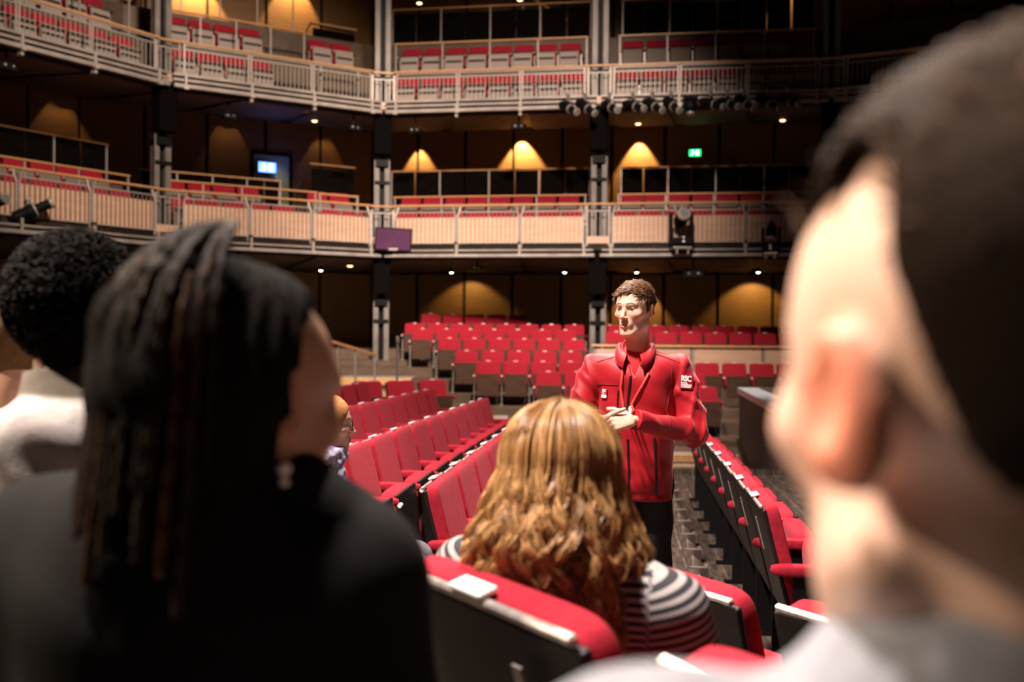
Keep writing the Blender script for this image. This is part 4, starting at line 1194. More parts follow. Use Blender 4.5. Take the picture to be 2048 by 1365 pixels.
# ------------------------------------------------------------------ the guide in the red jacket
FL = -.107
J = dict(shL=(.735, 4.41, 1.232), elL=(.802, 4.335, .955), wrL=(.505, 4.125, 1.028), shR=(.380, 4.44, 1.232), elR=(.272, 4.40, .985), wrR=(.372, 4.165, 1.025),
         chest=(.555, 4.42, 1.10), pelvis=(.552, 4.43, .80), hipL=(.635, 4.43, .76), knL=(.645, 4.40, .35), anL=(.65, 4.44, -.02), hipR=(.47, 4.43, .76), knR=(.455, 4.38, .35), anR=(.45, 4.44, -.02))
BY = R(180 - 14)
g = Person('guide', (.555, 4.4, FL), 'man in a red zip jacket standing in the aisle with clasped hands, looking left', J, BY, (.541, 4.385, 1.490), rotz(R(143)) @ rotx(R(-2)))
hl = hand_at((.507, 4.118, 1.030), (-.97, -.10, -.10), (-.10, -.86, .50), True, .98, curl=(.35, .75, .85, .90), spread=(.10, .02, -.05, -.12), thumb=(.95, .30), bend2=1.2)
hr = hand_at((.365, 4.150, 1.012), (.90, -.05, -.04), (.05, -.55, -.8), False, .98, curl=(.55, .6, .65, .7), thumb=(.7, .3))
g.body(skin=(.80, .47, .34), lips=(.62, .20, .17), brow=(.10, .045, .02), iris=(.10, .06, .04), look=(-.10, 1, -.03), hh=.0026, hands={'L': hl, 'R': hr}, hkw=dict(mouth_open=.0022, nose=1.05, jaw=.98), hres=.0026)
# jacket
J_ = g.J
def jk_t(P):
    Q = (P - V3(.552, 4.42, .865)) @ g.Ry
    d = d_box(Q, (0, 0, 0), (.166, .128, .415), .105)
    sl = J_['shL'] * .90 + J_['shR'] * .10; sr = J_['shR'] * .90 + J_['shL'] * .10
    d = smin(d, d_cap(P, sl, sr, .062, .062), .07)
    d = smin(d, d_cap(P, (.555, 4.425, 1.255), (.548, 4.41, 1.33), .085, .062), .05)
    return d
def jk_a(P):
    d = None
    for q in 'LR':
        a, e, w = J_['sh' + q], J_['el' + q], J_['wr' + q]; w2 = e + (w - e) * .97
        x = smin(d_cap(P, a, e, .070, .058), d_cap(P, e, w2, .058, .043), .018)
        # fabric bunching round the elbow and along the sleeve
        ax = (w2 - e); L = np.linalg.norm(ax); ax = ax / L; t = (P - e) @ ax; m = np.exp(-(t / .16) ** 2)
        th = t * 44 + 30 * (P[:, 2] - e[2]) + 1.6 * np.sin(24 * P[:, 0] + 9 * P[:, 2]); x = x + .004 - m * .010 * np.cos(th * .55) ** 6 - (1 - m) * .0045 * np.cos(t * 16 - 26 * (P[:, 2] - e[2]) + .8 * np.sin(25 * P[:, 0])) ** 6
        up = (a - e); up = up / np.linalg.norm(up); t2 = (P - e) @ up
        x = x - .0065 * np.cos(t2 * 17 + 22 * (P[:, 0] - a[0]) + 1.0 * np.sin(15 * P[:, 2] + 2)) ** 6 * sm(t2, .02, .08) * sm(.26 - t2, 0, .06)
        cutp = (P - w2) @ ax; x = smax(x, cutp, .004)
        d = x if d is None else np.minimum(d, x)
    return d
ZD = g.Ry @ V3(0, 1, 0)   # chest forward
def jacket(P, clip=True):
    t = jk_t(P); m = sm(1.12 - P[:, 2], 0, .25)
    t = t + folds(P, .0048) * (.25 + .75 * m)
    # drag lines across the chest towards the armpits
    t = t + .0028 * np.sin(40 * (P[:, 2] * .75 + abs(1) * (P[:, 0] - .555) * .65) + 1.2) * sm(P[:, 2], .95, 1.1)
    d = smin(t, jk_a(P), .022)
    if clip:
        hem = .660 - P[:, 2]
        d = smax(d, hem, .008)
        band = np.exp(-((P[:, 2] - .690) / .012) ** 2) * .004; d = d + band
        # neck opening and the open zip
        d = smax(d, -d_cap(P, (.552, 4.40, 1.28), (.545, 4.39, 1.5), .058, .062), .006)
        Q = (P - V3(.552, 4.42, 1.20)) @ g.Ry
        v = np.maximum(np.abs(Q[:, 0] + .004) - np.clip((Q[:, 2] - .0) * .36, 0, .05) - .0015, .045 - Q[:, 1]); v = np.maximum(v, .002 - Q[:, 2])
        d = smax(d, -v, .004)
    return d
M['jacket'] = mat('jacket', (.37, .003, .010), .55, spec=.35, var=.05, scale=40, bump=.12, bscale=260, sheen=.5, sheen_col=(1, .45, .5))
M['jacket_dark'] = mat('jacket_dark', (.20, .003, .006), .6)
M['zip'] = mat('zip', (.01, .008, .01), .4)
M['tee'] = mat('tee', (.50, .01, .02), .8, var=.08, scale=50)
M['trousers'] = mat('trousers', (.010, .010, .012), .8, var=.3, scale=25)
M['shoe'] = mat('shoe', (.012, .010, .010), .4)
M['strap_red'] = mat('strap_red', (.66, .06, .05), .6)
g.cloth('jacket', jacket, (.14, 4.05, .62), (.93, 4.62, 1.40), .0052, M['jacket'])
def tee(P):
    d = smin(g.torso(P, -.004), d_cap(P, (.552, 4.415, 1.24), (.55, 4.41, 1.305), .080, .062), .03)
    d = smax(d, P[:, 2] - 1.305 - (P[:, 1] - 4.36) * .35, .004)
    return smax(d, .9 - P[:, 2], .01)
g.cloth('shirt', tee, (.35, 4.2, .88), (.76, 4.6, 1.36), .008, M['tee'])
def trs(P):
    d = smin(g.legs(P, .012), d_ell(P, (.552, 4.43, .78), (.135, .095, .12)), .04)
    d = d + folds(P, .004, .8); return smax(smax(d, P[:, 2] - .86, .01), -.045 - P[:, 2], .01)
g.cloth('trousers', trs, (.34, 4.2, -.08), (.78, 4.62, .9), .010, M['trousers'])
def shoes(P):
    d = None
    for q in 'LR':
        a = J_['an' + q]; f = V3(0, -1, 0) * .9 + V3(-.2, 0, 0)
        e = smin(d_cap(P, a + V3(0, .02, -.02), a + f * .05 + V3(0, 0, -.045), .048, .042), d_cap(P, a - V3(0, 0, .05), a + f * .15 - V3(0, 0, .055), .040, .034), .02)
        e = smax(e, FL + .002 - P[:, 2], .004); d = e if d is None else np.minimum(d, e)
    return d
g.cloth('shoes', shoes, (.34, 4.1, -.12), (.78, 4.6, .1), .008, M['shoe'])
# collar: two flaps standing up behind and folding out in front
def collar():
    b = MB(); n = 44; ctr = V3(.549, 4.405, 0)
    rows = []
    for i in range(n + 1):
        a = R(-162) + R(324) * i / n           # 0 = back of the neck
        f = abs(a) / R(162)
        dirv = rotz(BY) @ V3(math.sin(a), -math.cos(a), 0)
        front = sm(np.array(f), .55, 1.0)
        r0 = .066 + .006 * f; zb = 1.285 - .035 * float(front)
        zt = 1.345 - .045 * float(front)
        rt = .070 + .012 * float(front)
        ro = .088 + .040 * float(front); zo = 1.318 - .075 * float(front)
        pts = [(r0 + .010, zb), (r0 + .002, (zb + zt) / 2), (rt, zt), (rt + .006, zt + .002), ((rt + ro) / 2 + .006, (zt + zo) / 2 + .004), (ro, zo), (ro - .004, zo - .003), ((rt + ro) / 2, (zt + zo) / 2 - .004), (r0 + .014, zb)]
        sx, sy = 1.0, 1.0
        if f > .97: pts = [(p[0] + .004, p[1] - .004) for p in pts]
        rows.append([b.bm.verts.new(tuple(V3(ctr[0], ctr[1], 0) + dirv * p[0] + V3(0, 0, p[1]))) for p in pts])
    for i in range(n):
        for k in range(len(rows[0]) - 1): b.bm.faces.new((rows[i][k], rows[i + 1][k], rows[i + 1][k + 1], rows[i][k + 1]))
    return b.build('collar', M['jacket'], g.root, smooth=True)
g.rel(collar())
F = lambda P: jacket(P, True)
def on_jacket(x, z, lift=.0015, y0=3.9, d=(0, 1, 0)):
    p = march(F, (x, y0, z), d, 1.2); nrm = grad(F, p, .006); return p + nrm * lift, nrm
def strip_on(pts, w, m, name, lift=.002, n=26, thick=True):
    """a ribbon lying on the jacket through (x, z) points"""
    out = []; 
    for i in range(len(pts) - 1):
        for k in range(n):
            t = k / n; out.append((pts[i][0] * (1 - t) + pts[i + 1][0] * t, pts[i][1] * (1 - t) + pts[i + 1][1] * t))
    out.append(pts[-1]); P3 = [on_jacket(x, z, lift) for x, z in out]
    pos = np.array([p[0] for p in P3]); k = np.ones(5) / 5
    ps = pos.copy()
    for c in range(3): ps[2:-2, c] = np.convolve(pos[:, c], k, 'valid')
    b = MB(); rows = []
    for i in range(len(ps)):
        T = ps[min(i + 1, len(ps) - 1)] - ps[max(i - 1, 0)]; T = T / (np.linalg.norm(T) + 1e-9); N_ = P3[i][1]; side = np.cross(T, N_); side = side / (np.linalg.norm(side) + 1e-9)
        rows.append([b.bm.verts.new(tuple(ps[i] + side * w / 2 * s_ + N_ * q)) for s_, q in ((-1, -.002), (-1, .001), (1, .001), (1, -.002))])
    for i in range(len(rows) - 1):
        for k_ in range(4): b.bm.faces.new((rows[i][k_], rows[i + 1][k_], rows[i + 1][(k_ + 1) % 4], rows[i][(k_ + 1) % 4]))
    return g.rel(b.build(name, m, g.root, smooth=True))
zx = .508
strip_on([(zx + .006, 1.205), (zx - .004, 1.10), (zx - .008, 1.02)], .011, M['zip'], 'zip')
strip_on([(zx - .004, .93), (zx + .002, .80), (zx + .002, .675)], .010, M['zip'], 'zip')
strip_on([(.616, .94), (.622, .84), (.628, .69)], .010, M['zip'], 'pocket_zip')
strip_on([(.462, 1.14), (.458, 1.05)], .006, M['zip'], 'chest_pocket_zip')
strip_on([(.372, 1.165), (.42, 1.163), (.462, 1.166)], .0022, M['jacket_dark'], 'seam', .001)
strip_on([(.375, 1.262), (.42, 1.275), (.462, 1.290)], .0022, M['jacket_dark'], 'seam', .001)
strip_on([(.625, 1.300), (.68, 1.283), (.735, 1.262)], .0022, M['jacket_dark'], 'seam', .001)
strip_on([(.700, 1.255), (.690, 1.17), (.672, 1.06), (.668, .98)], .0020, M['jacket_dark'], 'seam', .001)
# lanyard
strip_on([(.482, 1.245), (.474, 1.15), (.484, 1.07), (.495, 1.035)], .011, M['strap_red'], 'lanyard', .006)
strip_on([(.590, 1.215), (.550, 1.14), (.515, 1.07), (.497, 1.035)], .011, M['strap_red'], 'lanyard', .006)
# the pass hanging under the hands
M['pass_card'] = mat('pass_card', (.66, .50, .46), .5, var=.08, scale=60)
M['ink'] = mat('ink', (.12, .04, .05), .6)
cx, cz = .437, .925
b = MB(); b.box((cx, 4.15, cz), (.046, .003, .092), bev=.003); card = g.rel(b.build('pass_card', M['pass_card'], g.root))
b = MB(); random.seed(5)
for i in range(6):
    x = cx - .016 + i * .006; z1 = cz + .038 - random.random() * .01
    while z1 > cz - .038:
        l = .004 + random.random() * .012; b.box((x, 4.1475, z1 - l / 2), (.0022, .0008, l)); z1 -= l + .003
b.box((cx, 4.1475, cz + .041), (.034, .0008, .002)); g.rel(b.build('pass_print', M['ink'], g.root))
b = MB(); b.bar((cx + .004, 4.15, cz + .046), (.455, 4.14, .99), .010, .002); g.rel(b.build('pass_strap', M['strap_red'], g.root))
# badges with lettering
def text_mesh(txt, size, mtl, name, M4, parent_rel, ext=.0004, bold=0.0, align='LEFT', space=1.0, xs=1.0):
    cu = bpy.data.curves.new(name, 'FONT'); cu.body = txt; cu.size = size; cu.extrude = ext; cu.offset = bold; cu.align_x = align; cu.space_character = space
    cu.resolution_u = 3
    o = bpy.data.objects.new(name, cu); COL.objects.link(o)
    dg = bpy.context.evaluated_depsgraph_get(); me = bpy.data.meshes.new_from_object(o.evaluated_get(dg)); bpy.data.objects.remove(o); bpy.data.curves.remove(cu)
    me.transform(M4 @ Matrix.Diagonal((xs, 1, 1, 1))); o = link(name, me, mtl, g.root); g.rel(o); return o
M['badge_red'] = mat('badge_red', (.22, .004, .008), .5); M['badge_white'] = mat('badge_white', (.88, .84, .82), .45)
def badge_frame(x, z, up=(0, 0, 1), y0=3.9, lift=.003):
    p, n = on_jacket(x, z, lift, y0)
    zz = Vector(n); xx = Vector(up).cross(zz).normalized(); yy = zz.cross(xx)
    m = Matrix((xx, yy, zz)).transposed().to_4x4(); m.translation = Vector(p); return m
m = badge_frame(.760, 1.178, (.10, 0, 1), lift=.005)
b = MB(); b.box((0, 0, 0), (.058, .062, .003), bev=.001); me = b.mesh('sleeve_badge'); me.transform(m); g.rel(link('sleeve_badge', me, M['badge_red'], g.root))
T = Matrix.Translation
text_mesh('RSC', .034, M['badge_white'], 'sleeve_badge_text', m @ T((-.0265, .0035, .0018)), 1, bold=.0012, space=.86, xs=.86)
for k, tx in enumerate(('ROYAL', 'SHAKESPEARE', 'COMPANY')):
    text_mesh(tx, .0100, M['badge_white'], 'sleeve_badge_text', m @ T((-.0265, -.0085 - .0088 * k, .0018)), 1, bold=.0004, xs=.78 if k == 1 else .95)
m = badge_frame(.408, 1.125, (.06, 0, 1), lift=.004)
b = MB(); b.box((0, 0, 0), (.030, .042, .003), bev=.001); me = b.mesh('chest_badge'); me.transform(m); g.rel(link('chest_badge', me, M['badge_red'], g.root))
text_mesh('RSC', .0165, M['badge_white'], 'chest_badge_text', m @ T((-.0128, .0065, .0018)), 1, bold=.0006, space=.86, xs=.86)
for k, tx in enumerate(('ROYAL', 'SHAKESPEARE')):
    text_mesh(tx, .0040, M['badge_white'], 'chest_badge_text', m @ T((-.0128, .0022 - .004 * k, .0018)), 1, xs=.9)
b = MB(); b.box((0, -.0125, .0015), (.029, .0135, .0015)); me = b.mesh('name_strip'); me.transform(m); g.rel(link('name_strip', me, M['badge_white'], g.root))

# hair: a short cap of combed strands
def hair_region(q, fr=.066, side=.022, nape=-.055, sideburn=-.005):
    """>0 where hair grows (head space)"""
    x, y, z = np.abs(q[:, 0]), q[:, 1], q[:, 2]
    line = np.where(y > .035, fr - .010 * (x / .05) ** 2 * 0 - (.0 + sm(x, .035, .062) * .0) + .0 * y, 0)
    front = z - (fr - .020 * sm(x, .045, .066))
    sidel = z - (sideburn + (fr - .02 - sideburn) * sm(y, .018, .045))
    back = z - (nape + (side - nape) * sm(y, -.055, -.030) * 1.0)
    ear = z - (side + .006)
    r = np.where(y > .045, front, np.where(y > .010, sidel, np.where(y > -.032, ear, back)))
    return r
def short_hair(p, name, thick=.010, col=(.20, .10, .04), n=2600, length=.032, fr=.066, h=.0036, seed=1, comb=(.25, 1, .1), rad=.0007, colv=(.5, 1.9), lift=.35, front=0.0, spec=.5, **kw):
    def f(P):
        q = p.to_head(P); d = head_sdf(q, ears=False) * p.hk
        th = thick * (.35 + .65 * sm(q[:, 2], .0, .08)) * (1 - front * sm(q[:, 1], -.01, .06)) + .0006 * np.sin(260 * q[:, 0] + 60 * q[:, 1]) * sm(q[:, 2], .02, .05)
        return smax(d - th, -(hair_region(q, fr, **kw) + .0045 * np.sin(150 * q[:, 0] + 40 * q[:, 2]) * (q[:, 1] > .02)) * p.hk, .004)
    lo, hi = p.hc - .15 * p.hk, p.hc + .16 * p.hk
    V, Q = surfnet(f, lo, hi, h)
    mt = mat('hair_' + name, col, .7, spec=.05, var=.25, scale=160, bump=.5, bscale=400)
    o = p.rel(np_mesh('hair', [(V, Q, 0)], mt, p.root))
    if n:
        rng = np.random.default_rng(seed)
        q = p.to_head(V); dd = f(V); r = hair_region(q, fr, **kw); ok = np.where((r > .002))[0]
        e = 1e-3; G = np.stack([f(V + np.eye(3)[i] * e) - f(V - np.eye(3)[i] * e) for i in range(3)], -1); G /= np.linalg.norm(G, axis=1, keepdims=True) + 1e-9
        pick = rng.choice(ok, n); root = V[pick] - G[pick] * .004; N_ = G[pick]
        ql = q[pick]; top = sm(ql[:, 2], .035, .075)[:, None]
        dirh = top * V3(*comb)[None] + (1 - top) * V3(0, .15, -1)[None] + rng.normal(0, .22, (n, 3))
        dw = dirh @ p.HR.T; dw -= N_ * (dw * N_).sum(1, keepdims=True); dw /= np.linalg.norm(dw, axis=1, keepdims=True) + 1e-9
        L = length * rng.uniform(.5, 1.15, n)[:, None] * (.45 + .55 * top); t = np.linspace(0, 1, 7)[None, :, None]
        st = root[:, None] + dw[:, None] * L[:, None] * t + N_[:, None] * (lift * L[:, None] * (t - .75 * t ** 2)) 
        c = V3(*col)[None] * rng.uniform(colv[0], colv[1], (n, 1))
        ms = mat('hair_strand_' + name, col, .5, spec=spec, attr=True)
        cc = np.ones((n, 3)); cc[:] = c
        s_ = tubes_mesh('hair_strands', st, rad, ms, p.root, cc, sides=3); p.rel(s_)
        s_.parent = o; s_.location = (0, 0, 0)
    return f
short_hair(g, 'guide', .0075, (.075, .034, .014), 4200, .036, fr=.074, h=.003, comb=(.9, .45, .1), rad=.0010, colv=(.3, 4.0), lift=.5, spec=.3)
# ------------------------------------------------------------------ seated woman with long wavy hair, seen from behind
def cloth_mat(name, c, rough=.85, var=.15, scale=40, **k): return mat(name, c, rough, var=var, scale=scale, bump=.2, bscale=250, spec=.12, **k)
LY = R(-22)
J = dict(shL=(-.070, 1.70, .985), shR=(.258, 1.575, .950), elL=(-.125, 1.82, .76), elR=(.335, 1.62, .70), wrL=(.02, 2.00, .66), wrR=(.31, 1.84, .62),
         chest=(.105, 1.665, .88), pelvis=(.10, 1.64, .64), hipL=(.04, 1.68, .62), hipR=(.19, 1.63, .62), knL=(.18, 2.06, .62), knR=(.34, 1.99, .62), anL=(.22, 2.08, .18), anR=(.38, 2.01, .18))
J['anL'] = (.20, 2.10, .04); J['anR'] = (.37, 2.03, .04)
w = Person('blonde', (.10, 1.64, -.05), 'woman with long wavy golden hair in a striped top, seated with her back turned', J, LY, (.082, 1.672, 1.140), rotz(R(-14)) @ rotx(R(-8)), .92)
w.body(skin=(.80, .52, .42), hh=.006, hands=rest_hands(J, LY), hres=.005)
JW = w.J
def stripe_attr(V):
    out = V[:, 2].copy()
    for q in 'LR':
        a, e, r = JW['sh' + q], JW['el' + q], JW['wr' + q]
        da = d_cap(V, a, e, .056, .047); db = d_cap(V, e, r, .047, .032); dt = w.torso(V, .012)
        ax = (e - a); L = np.linalg.norm(ax); ax = ax / L
        sidew = np.abs(((V - JW['chest']) @ w.Ry)[:, 0])
        t = (V - a) @ ax
        m = (sidew > .150) & (da < .05) & (da <= db + .01)
        out[m] = -(t[m]) + a[2] + .004
        m2 = (db < da) & (db < .03)
        ax2 = (r - e) / np.linalg.norm(r - e); out[m2] = -((V[m2] - e) @ ax2) - L + a[2]
    return out
def top(P):
    d = smin(w.torso(P, .010), w.arms(P, .012), .03) + folds(P, .0028, 1.2, 1.0)
    d = smax(d, -d_sph(P, w.J['shL'] * .5 + w.J['shR'] * .5 + V3(0, 0, .075), .075), .006)
    return smax(d, .60 - P[:, 2], .008)
lo, hi = w.bounds(['shL', 'shR', 'elL', 'elR', 'wrL', 'wrR', 'pelvis'], .17)
M['stripe_knit'] = stripes('stripe_knit', (.012, .010, .016), (.34, .31, .30), 72, attr='stripe')
w.cloth('striped_top', top, lo, hi, .0065, M['stripe_knit'], stripe_attr)
def jeans(P): return smax(smin(w.legs(P, .012), d_ell(P, w.J['pelvis'] - V3(0, 0, .0), (.17, .13, .12)), .05), P[:, 2] - .74, .01)
lo, hi = w.bounds(['pelvis', 'knL', 'knR', 'anL', 'anR'], .17); w.cloth('trousers', jeans, lo, hi, .012, cloth_mat('denim', (.02, .03, .06)))
# hair
def long_hair(p, name, n_lock=340, per=24, length=.47, cols=((.30, .14, .045), (.66, .38, .15)), seed=3, z0=None):
    rng = np.random.default_rng(seed); N = 34; c0 = V3(0, -.012, .045)
    locks = []
    for l in range(n_lock):
        az = rng.uniform(-PI, PI)
        # keep the face clear
        if abs(az) < .80: az = math.copysign(rng.uniform(.8, 1.5), az)
        locks.append((az, rng.uniform(.05, 1.25), rng.uniform(0, 6.3), rng.uniform(0, 6.3), length * rng.uniform(.70, 1.06), rng.uniform(18, 34), rng.uniform(.85, 1.15), rng.uniform(0, 1)))
    out, col = [], []
    t = np.linspace(0, 1, N)
    for az, th0, ph, ph2, L, wf, rk, tone in locks:
        for k in range(per):
            a = az + rng.normal(0, .05); th_ = max(.02, th0 + rng.normal(0, .1)); Lk = L * rng.uniform(.9, 1.04); rr = (1.0 + rng.normal(0, .035)) * rk ** .3
            s = t * Lk; Rr = .090 * rr
            th = np.minimum(th_ + s / .09, R(98)); onh = th < R(97.9)
            fall = np.maximum(s - (R(98) - th_) * .09, 0)
            back = max(0, -math.cos(a))
            rad = Rr * np.sin(th) * (1.0 + .10 * abs(math.sin(a)))
            spread = .30 * np.clip(fall, 0, .14) + .04 * fall
            rad = rad + spread * (1 - .45 * back) - .16 * np.clip(fall - .20, 0, 1) * (1 - back * .6)
            # locks gather towards their tips
            g_ = .6 * t; a_ = a * (1 - g_) + az * g_
            # azimuth 0 = face, so x = sin, y = cos
            x = rad * np.sin(a_); y = rad * np.cos(a_) * (1.0 + .34 * (1 - np.clip(fall / .2, 0, 1)))
            z = .100 * np.cos(th) * 1.02 * rr - fall
            y = y - .030 * np.clip(fall, 0, .12) / .12 * back
            wv = (.15 + .85 * np.clip(fall / .14, 0, 1)) * .0185
            x = x + wv * np.sin(wf * fall * 2.0 + ph); y = y + wv * .7 * np.cos(wf * fall * 2.0 + ph2)
            P3 = np.stack([x, y, z], -1) + c0 + rng.normal(0, .0018, 3)
            out.append(P3); c = V3(*cols[0]) * (1 - tone) + V3(*cols[1]) * tone; col.append(c * rng.uniform(.4, 1.7))
    st = np.array(out); st = st.reshape(-1, 3) * p.hk @ p.HR.T + p.hc
    st = st.reshape(len(out), N, 3)
    ms = mat('strand_' + name, (.5, .3, .1), .34, spec=.55, attr=True)
    return st, np.array(col), ms
def hair_cap(p, name, thick, col, h=.005, low=-.10, extra=None, ridges=0.0):
    def f(P):
        q = p.to_head(P)
        d = d_ell(q, (0, -.014, .035), (.080 + thick, .100 + thick, .086 + thick))
        d = smin(d, d_cap(q, (0, -.05, .0), (0, -.055, low), .072 + thick * .6, .050 + thick * .3), .04)
        if extra is not None: d = extra(q, d)
        if ridges: d = d + ridges * np.abs(np.sin(13 * np.arctan2(q[:, 0], -q[:, 1]) + 2 * np.sin(30 * q[:, 2])))
        d = smax(d, -d_ell(q, (0, .105, -.045), (.078, .070, .110)), .015)
        return d * p.hk
    lo, hi = p.hc - .24 * p.hk, p.hc + .20 * p.hk
    V, Q = surfnet(f, lo, hi, h)
    return p.rel(np_mesh('hair', [(V, Q, 0)], mat('hair_' + name, col, .8, spec=.04, var=.35, scale=120, bump=.5, bscale=300), p.root))
cap = hair_cap(w, 'blonde', -.012, (.12, .055, .02), low=-.12)
st, col, ms = long_hair(w, 'blonde')
s_ = w.rel(tubes_mesh('hair_strands', st, .00075, ms, w.root, col, sides=3)); s_.parent = cap; s_.location = (0, 0, 0)

# ------------------------------------------------------------------ woman in the black coat with braids, close on the left
PY = R(-18)
J = standing(-.330, 1.02, -.27, 1.66, PY, sw=.185)
b_ = Person('braids', (-.33, 1.02, -.265), 'woman with dark braids and pearl earring in a black coat, back turned, close at left', J, PY, (-.275, 1.00, 1.322), rotz(R(-40)) @ rotx(R(-4)), 1.10)
for k in ('shL', 'shR'): b_.J[k][2] = 1.150
b_.J['chest'] = V3(-.33, 1.02, .98)
b_.body(skin=(.44, .24, .15), lips=(.3, .1, .08), brow=(.02, .01, .01), hh=.005, hands=rest_hands(J, PY), hres=.006)
def coat(P):
    d = smin(b_.torso(P, .030, 1.05), b_.arms(P, .026), .05)
    d = smin(d, d_cap(P, (-.33, 1.01, 1.13), (-.30, 1.00, 1.225), .135, .105), .09)
    d = smin(d, d_cap(P, b_.J['pelvis'], b_.J['pelvis'] - V3(0, 0, .28), .17, .19), .06) + folds(P, .004, .8)
    d = smax(d, -d_cap(P, (-.29, .995, 1.20), (-.27, .99, 1.4), .070, .078), .006)
    return d
lo, hi = b_.bounds(['shL', 'shR', 'wrL', 'wrR', 'pelvis'], .2); lo[2] = .38; hi[2] = 1.30
b_.cloth('coat', coat, lo, hi, .011, cloth_mat('black_wool', (.005, .0042, .004)))
def trous(p, name, m, zt):
    def f(P): return smax(smin(p.legs(P, .012), d_ell(P, p.J['pelvis'], (.16, .115, .12)), .05), P[:, 2] - zt, .01)
    lo, hi = p.bounds(['pelvis', 'knL', 'knR', 'anL', 'anR'], .17); p.cloth(name, f, lo, hi, .016, m)
def add_shoes(p, fl):
    f = p.Ry @ V3(0, 1, 0)
    def sh(P):
        d = None
        for q in 'LR':
            a = p.J['an' + q]
            e = smin(d_cap(P, a + V3(0, 0, -.02), a + f * .05 + V3(0, 0, -.04), .050, .044), d_cap(P, a - V3(0, 0, .045), a + f * .155 - V3(0, 0, .05), .042, .036), .02)
            e = smax(e, fl + .002 - P[:, 2], .004); d = e if d is None else np.minimum(d, e)
        return d
    lo, hi = p.bounds(['anL', 'anR'], .26); p.cloth('shoes', sh, lo, hi, .010, M['shoe'])
add_shoes(b_, b_.rl.z)
trous(b_, 'trousers', M['trousers'], .72)
def ex(q, d):
    d = smin(d, d_ell(q, (-.02, -.045, .075), (.078, .080, .050)), .03)
    d = smin(d, d_cap(q, (-.05, -.045, 0), (-.055, -.06, -.15), .062, .045), .03)
    d = smin(d, d_cap(q, (.040, -.040, 0), (.036, -.055, -.13), .052, .038), .03)
    d = smax(d, -d_ell(q, (.070, .092, -.010), (.095, .100, .125)), .012)
    return d
bh = hair_cap(b_, 'braids', .014, (.007, .005, .004), low=-.14, extra=ex, ridges=.005)
rng = np.random.default_rng(8); bs = []
for k in range(70):
    az = rng.uniform(2.25, 5.0); th = rng.uniform(.1, 1.2); L = rng.uniform(.22, .27); t = np.linspace(0, 1, 26); s = t * L
    th_ = np.minimum(th + s / .118, R(100)); fall = np.maximum(s - (R(100) - th) * .118, 0)
    rad = .112 * np.sin(th_) + .06 * fall
    x = rad * np.sin(az); y = rad * np.cos(az); z = .118 * np.cos(th_) - fall
    wob = .0022 * np.sin(s * 420)
    bs.append(np.stack([x + wob, y, z], -1) + V3(0, -.012, .045))
bs = np.array(bs); nb_ = len(bs); bs = (bs.reshape(-1, 3) * b_.hk @ b_.HR.T + b_.hc).reshape(nb_, 26, 3)
cc = np.tile(V3(.012, .007, .004), (nb_, 1)) * rng.uniform(.3, 1.5, (nb_, 1)); cc[::11] = (.03, .012, .005)
s_ = b_.rel(tubes_mesh('braids', bs, .0052, mat('braid', (.02, .01, .01), .6, spec=.08, attr=True), b_.root, cc, sides=6, taper=False)); s_.parent = bh; s_.location = (0, 0, 0)
e = b_.from_head((.084, -.008, -.050)); o = b_.rel(MB().sph(tuple(e), .0070, 14).sph(tuple(e - V3(0, 0, .013)), .0055, 12).build('pearl_earring', mat('pearl', (.80, .66, .62), .25), b_.root, smooth=True))

# ------------------------------------------------------------------ man with cropped hair and pale shirt, closest on the right
QY = R(6)
J = standing(.235, .475, -.05, 1.48, QY, sw=.178)
r_ = Person('cropped', (.225, .475, -.05), 'man with cropped hair and red-lit ear in a pale shirt, back turned, nearest at right', J, QY, (.228, .455, 1.372), rotz(R(15)) @ rotx(R(0)), 1.20)
for k in ('shL', 'shR'): r_.J[k][2] = 1.170
r_.J['chest'] = V3(.225, .475, 1.00)
r_.body(skin=(.86, .56, .42), hh=.005, hands=rest_hands(J, QY), hres=.006, brow=(.2, .1, .05), ear=1.0)  # red of light glowing through the ear is put into its skin colour
def shirt5(P):
    d = smin(r_.torso(P, .018, 1.0), r_.arms(P, .016), .04)
    d = smin(d, d_cap(P, (.245, .47, 1.18), (.245, .46, 1.262), .105, .078), .05) + folds(P, .003)
    d = smax(d, -d_cap(P, (.245, .475, 1.245), (.245, .47, 1.4), .062, .070), .005)
    return smax(d, .80 - P[:, 2], .01)
lo, hi = r_.bounds(['shL', 'shR', 'wrL', 'wrR', 'pelvis'], .17)
r_.cloth('shirt', shirt5, lo, hi, .009, cloth_mat('pale_cotton', (.25, .255, .28)))
add_shoes(r_, r_.rl.z); trous(r_, 'trousers', M['trousers'], .84)
short_hair(r_, 'cropped', .018, (.022, .013, .008), 1500, .018, fr=.080, h=.0055, comb=(0, .6, .6), rad=.0009, lift=.9, nape=-.070, seed=5, side=.085, sideburn=.078, colv=(1, 6), front=.85, spec=.04)

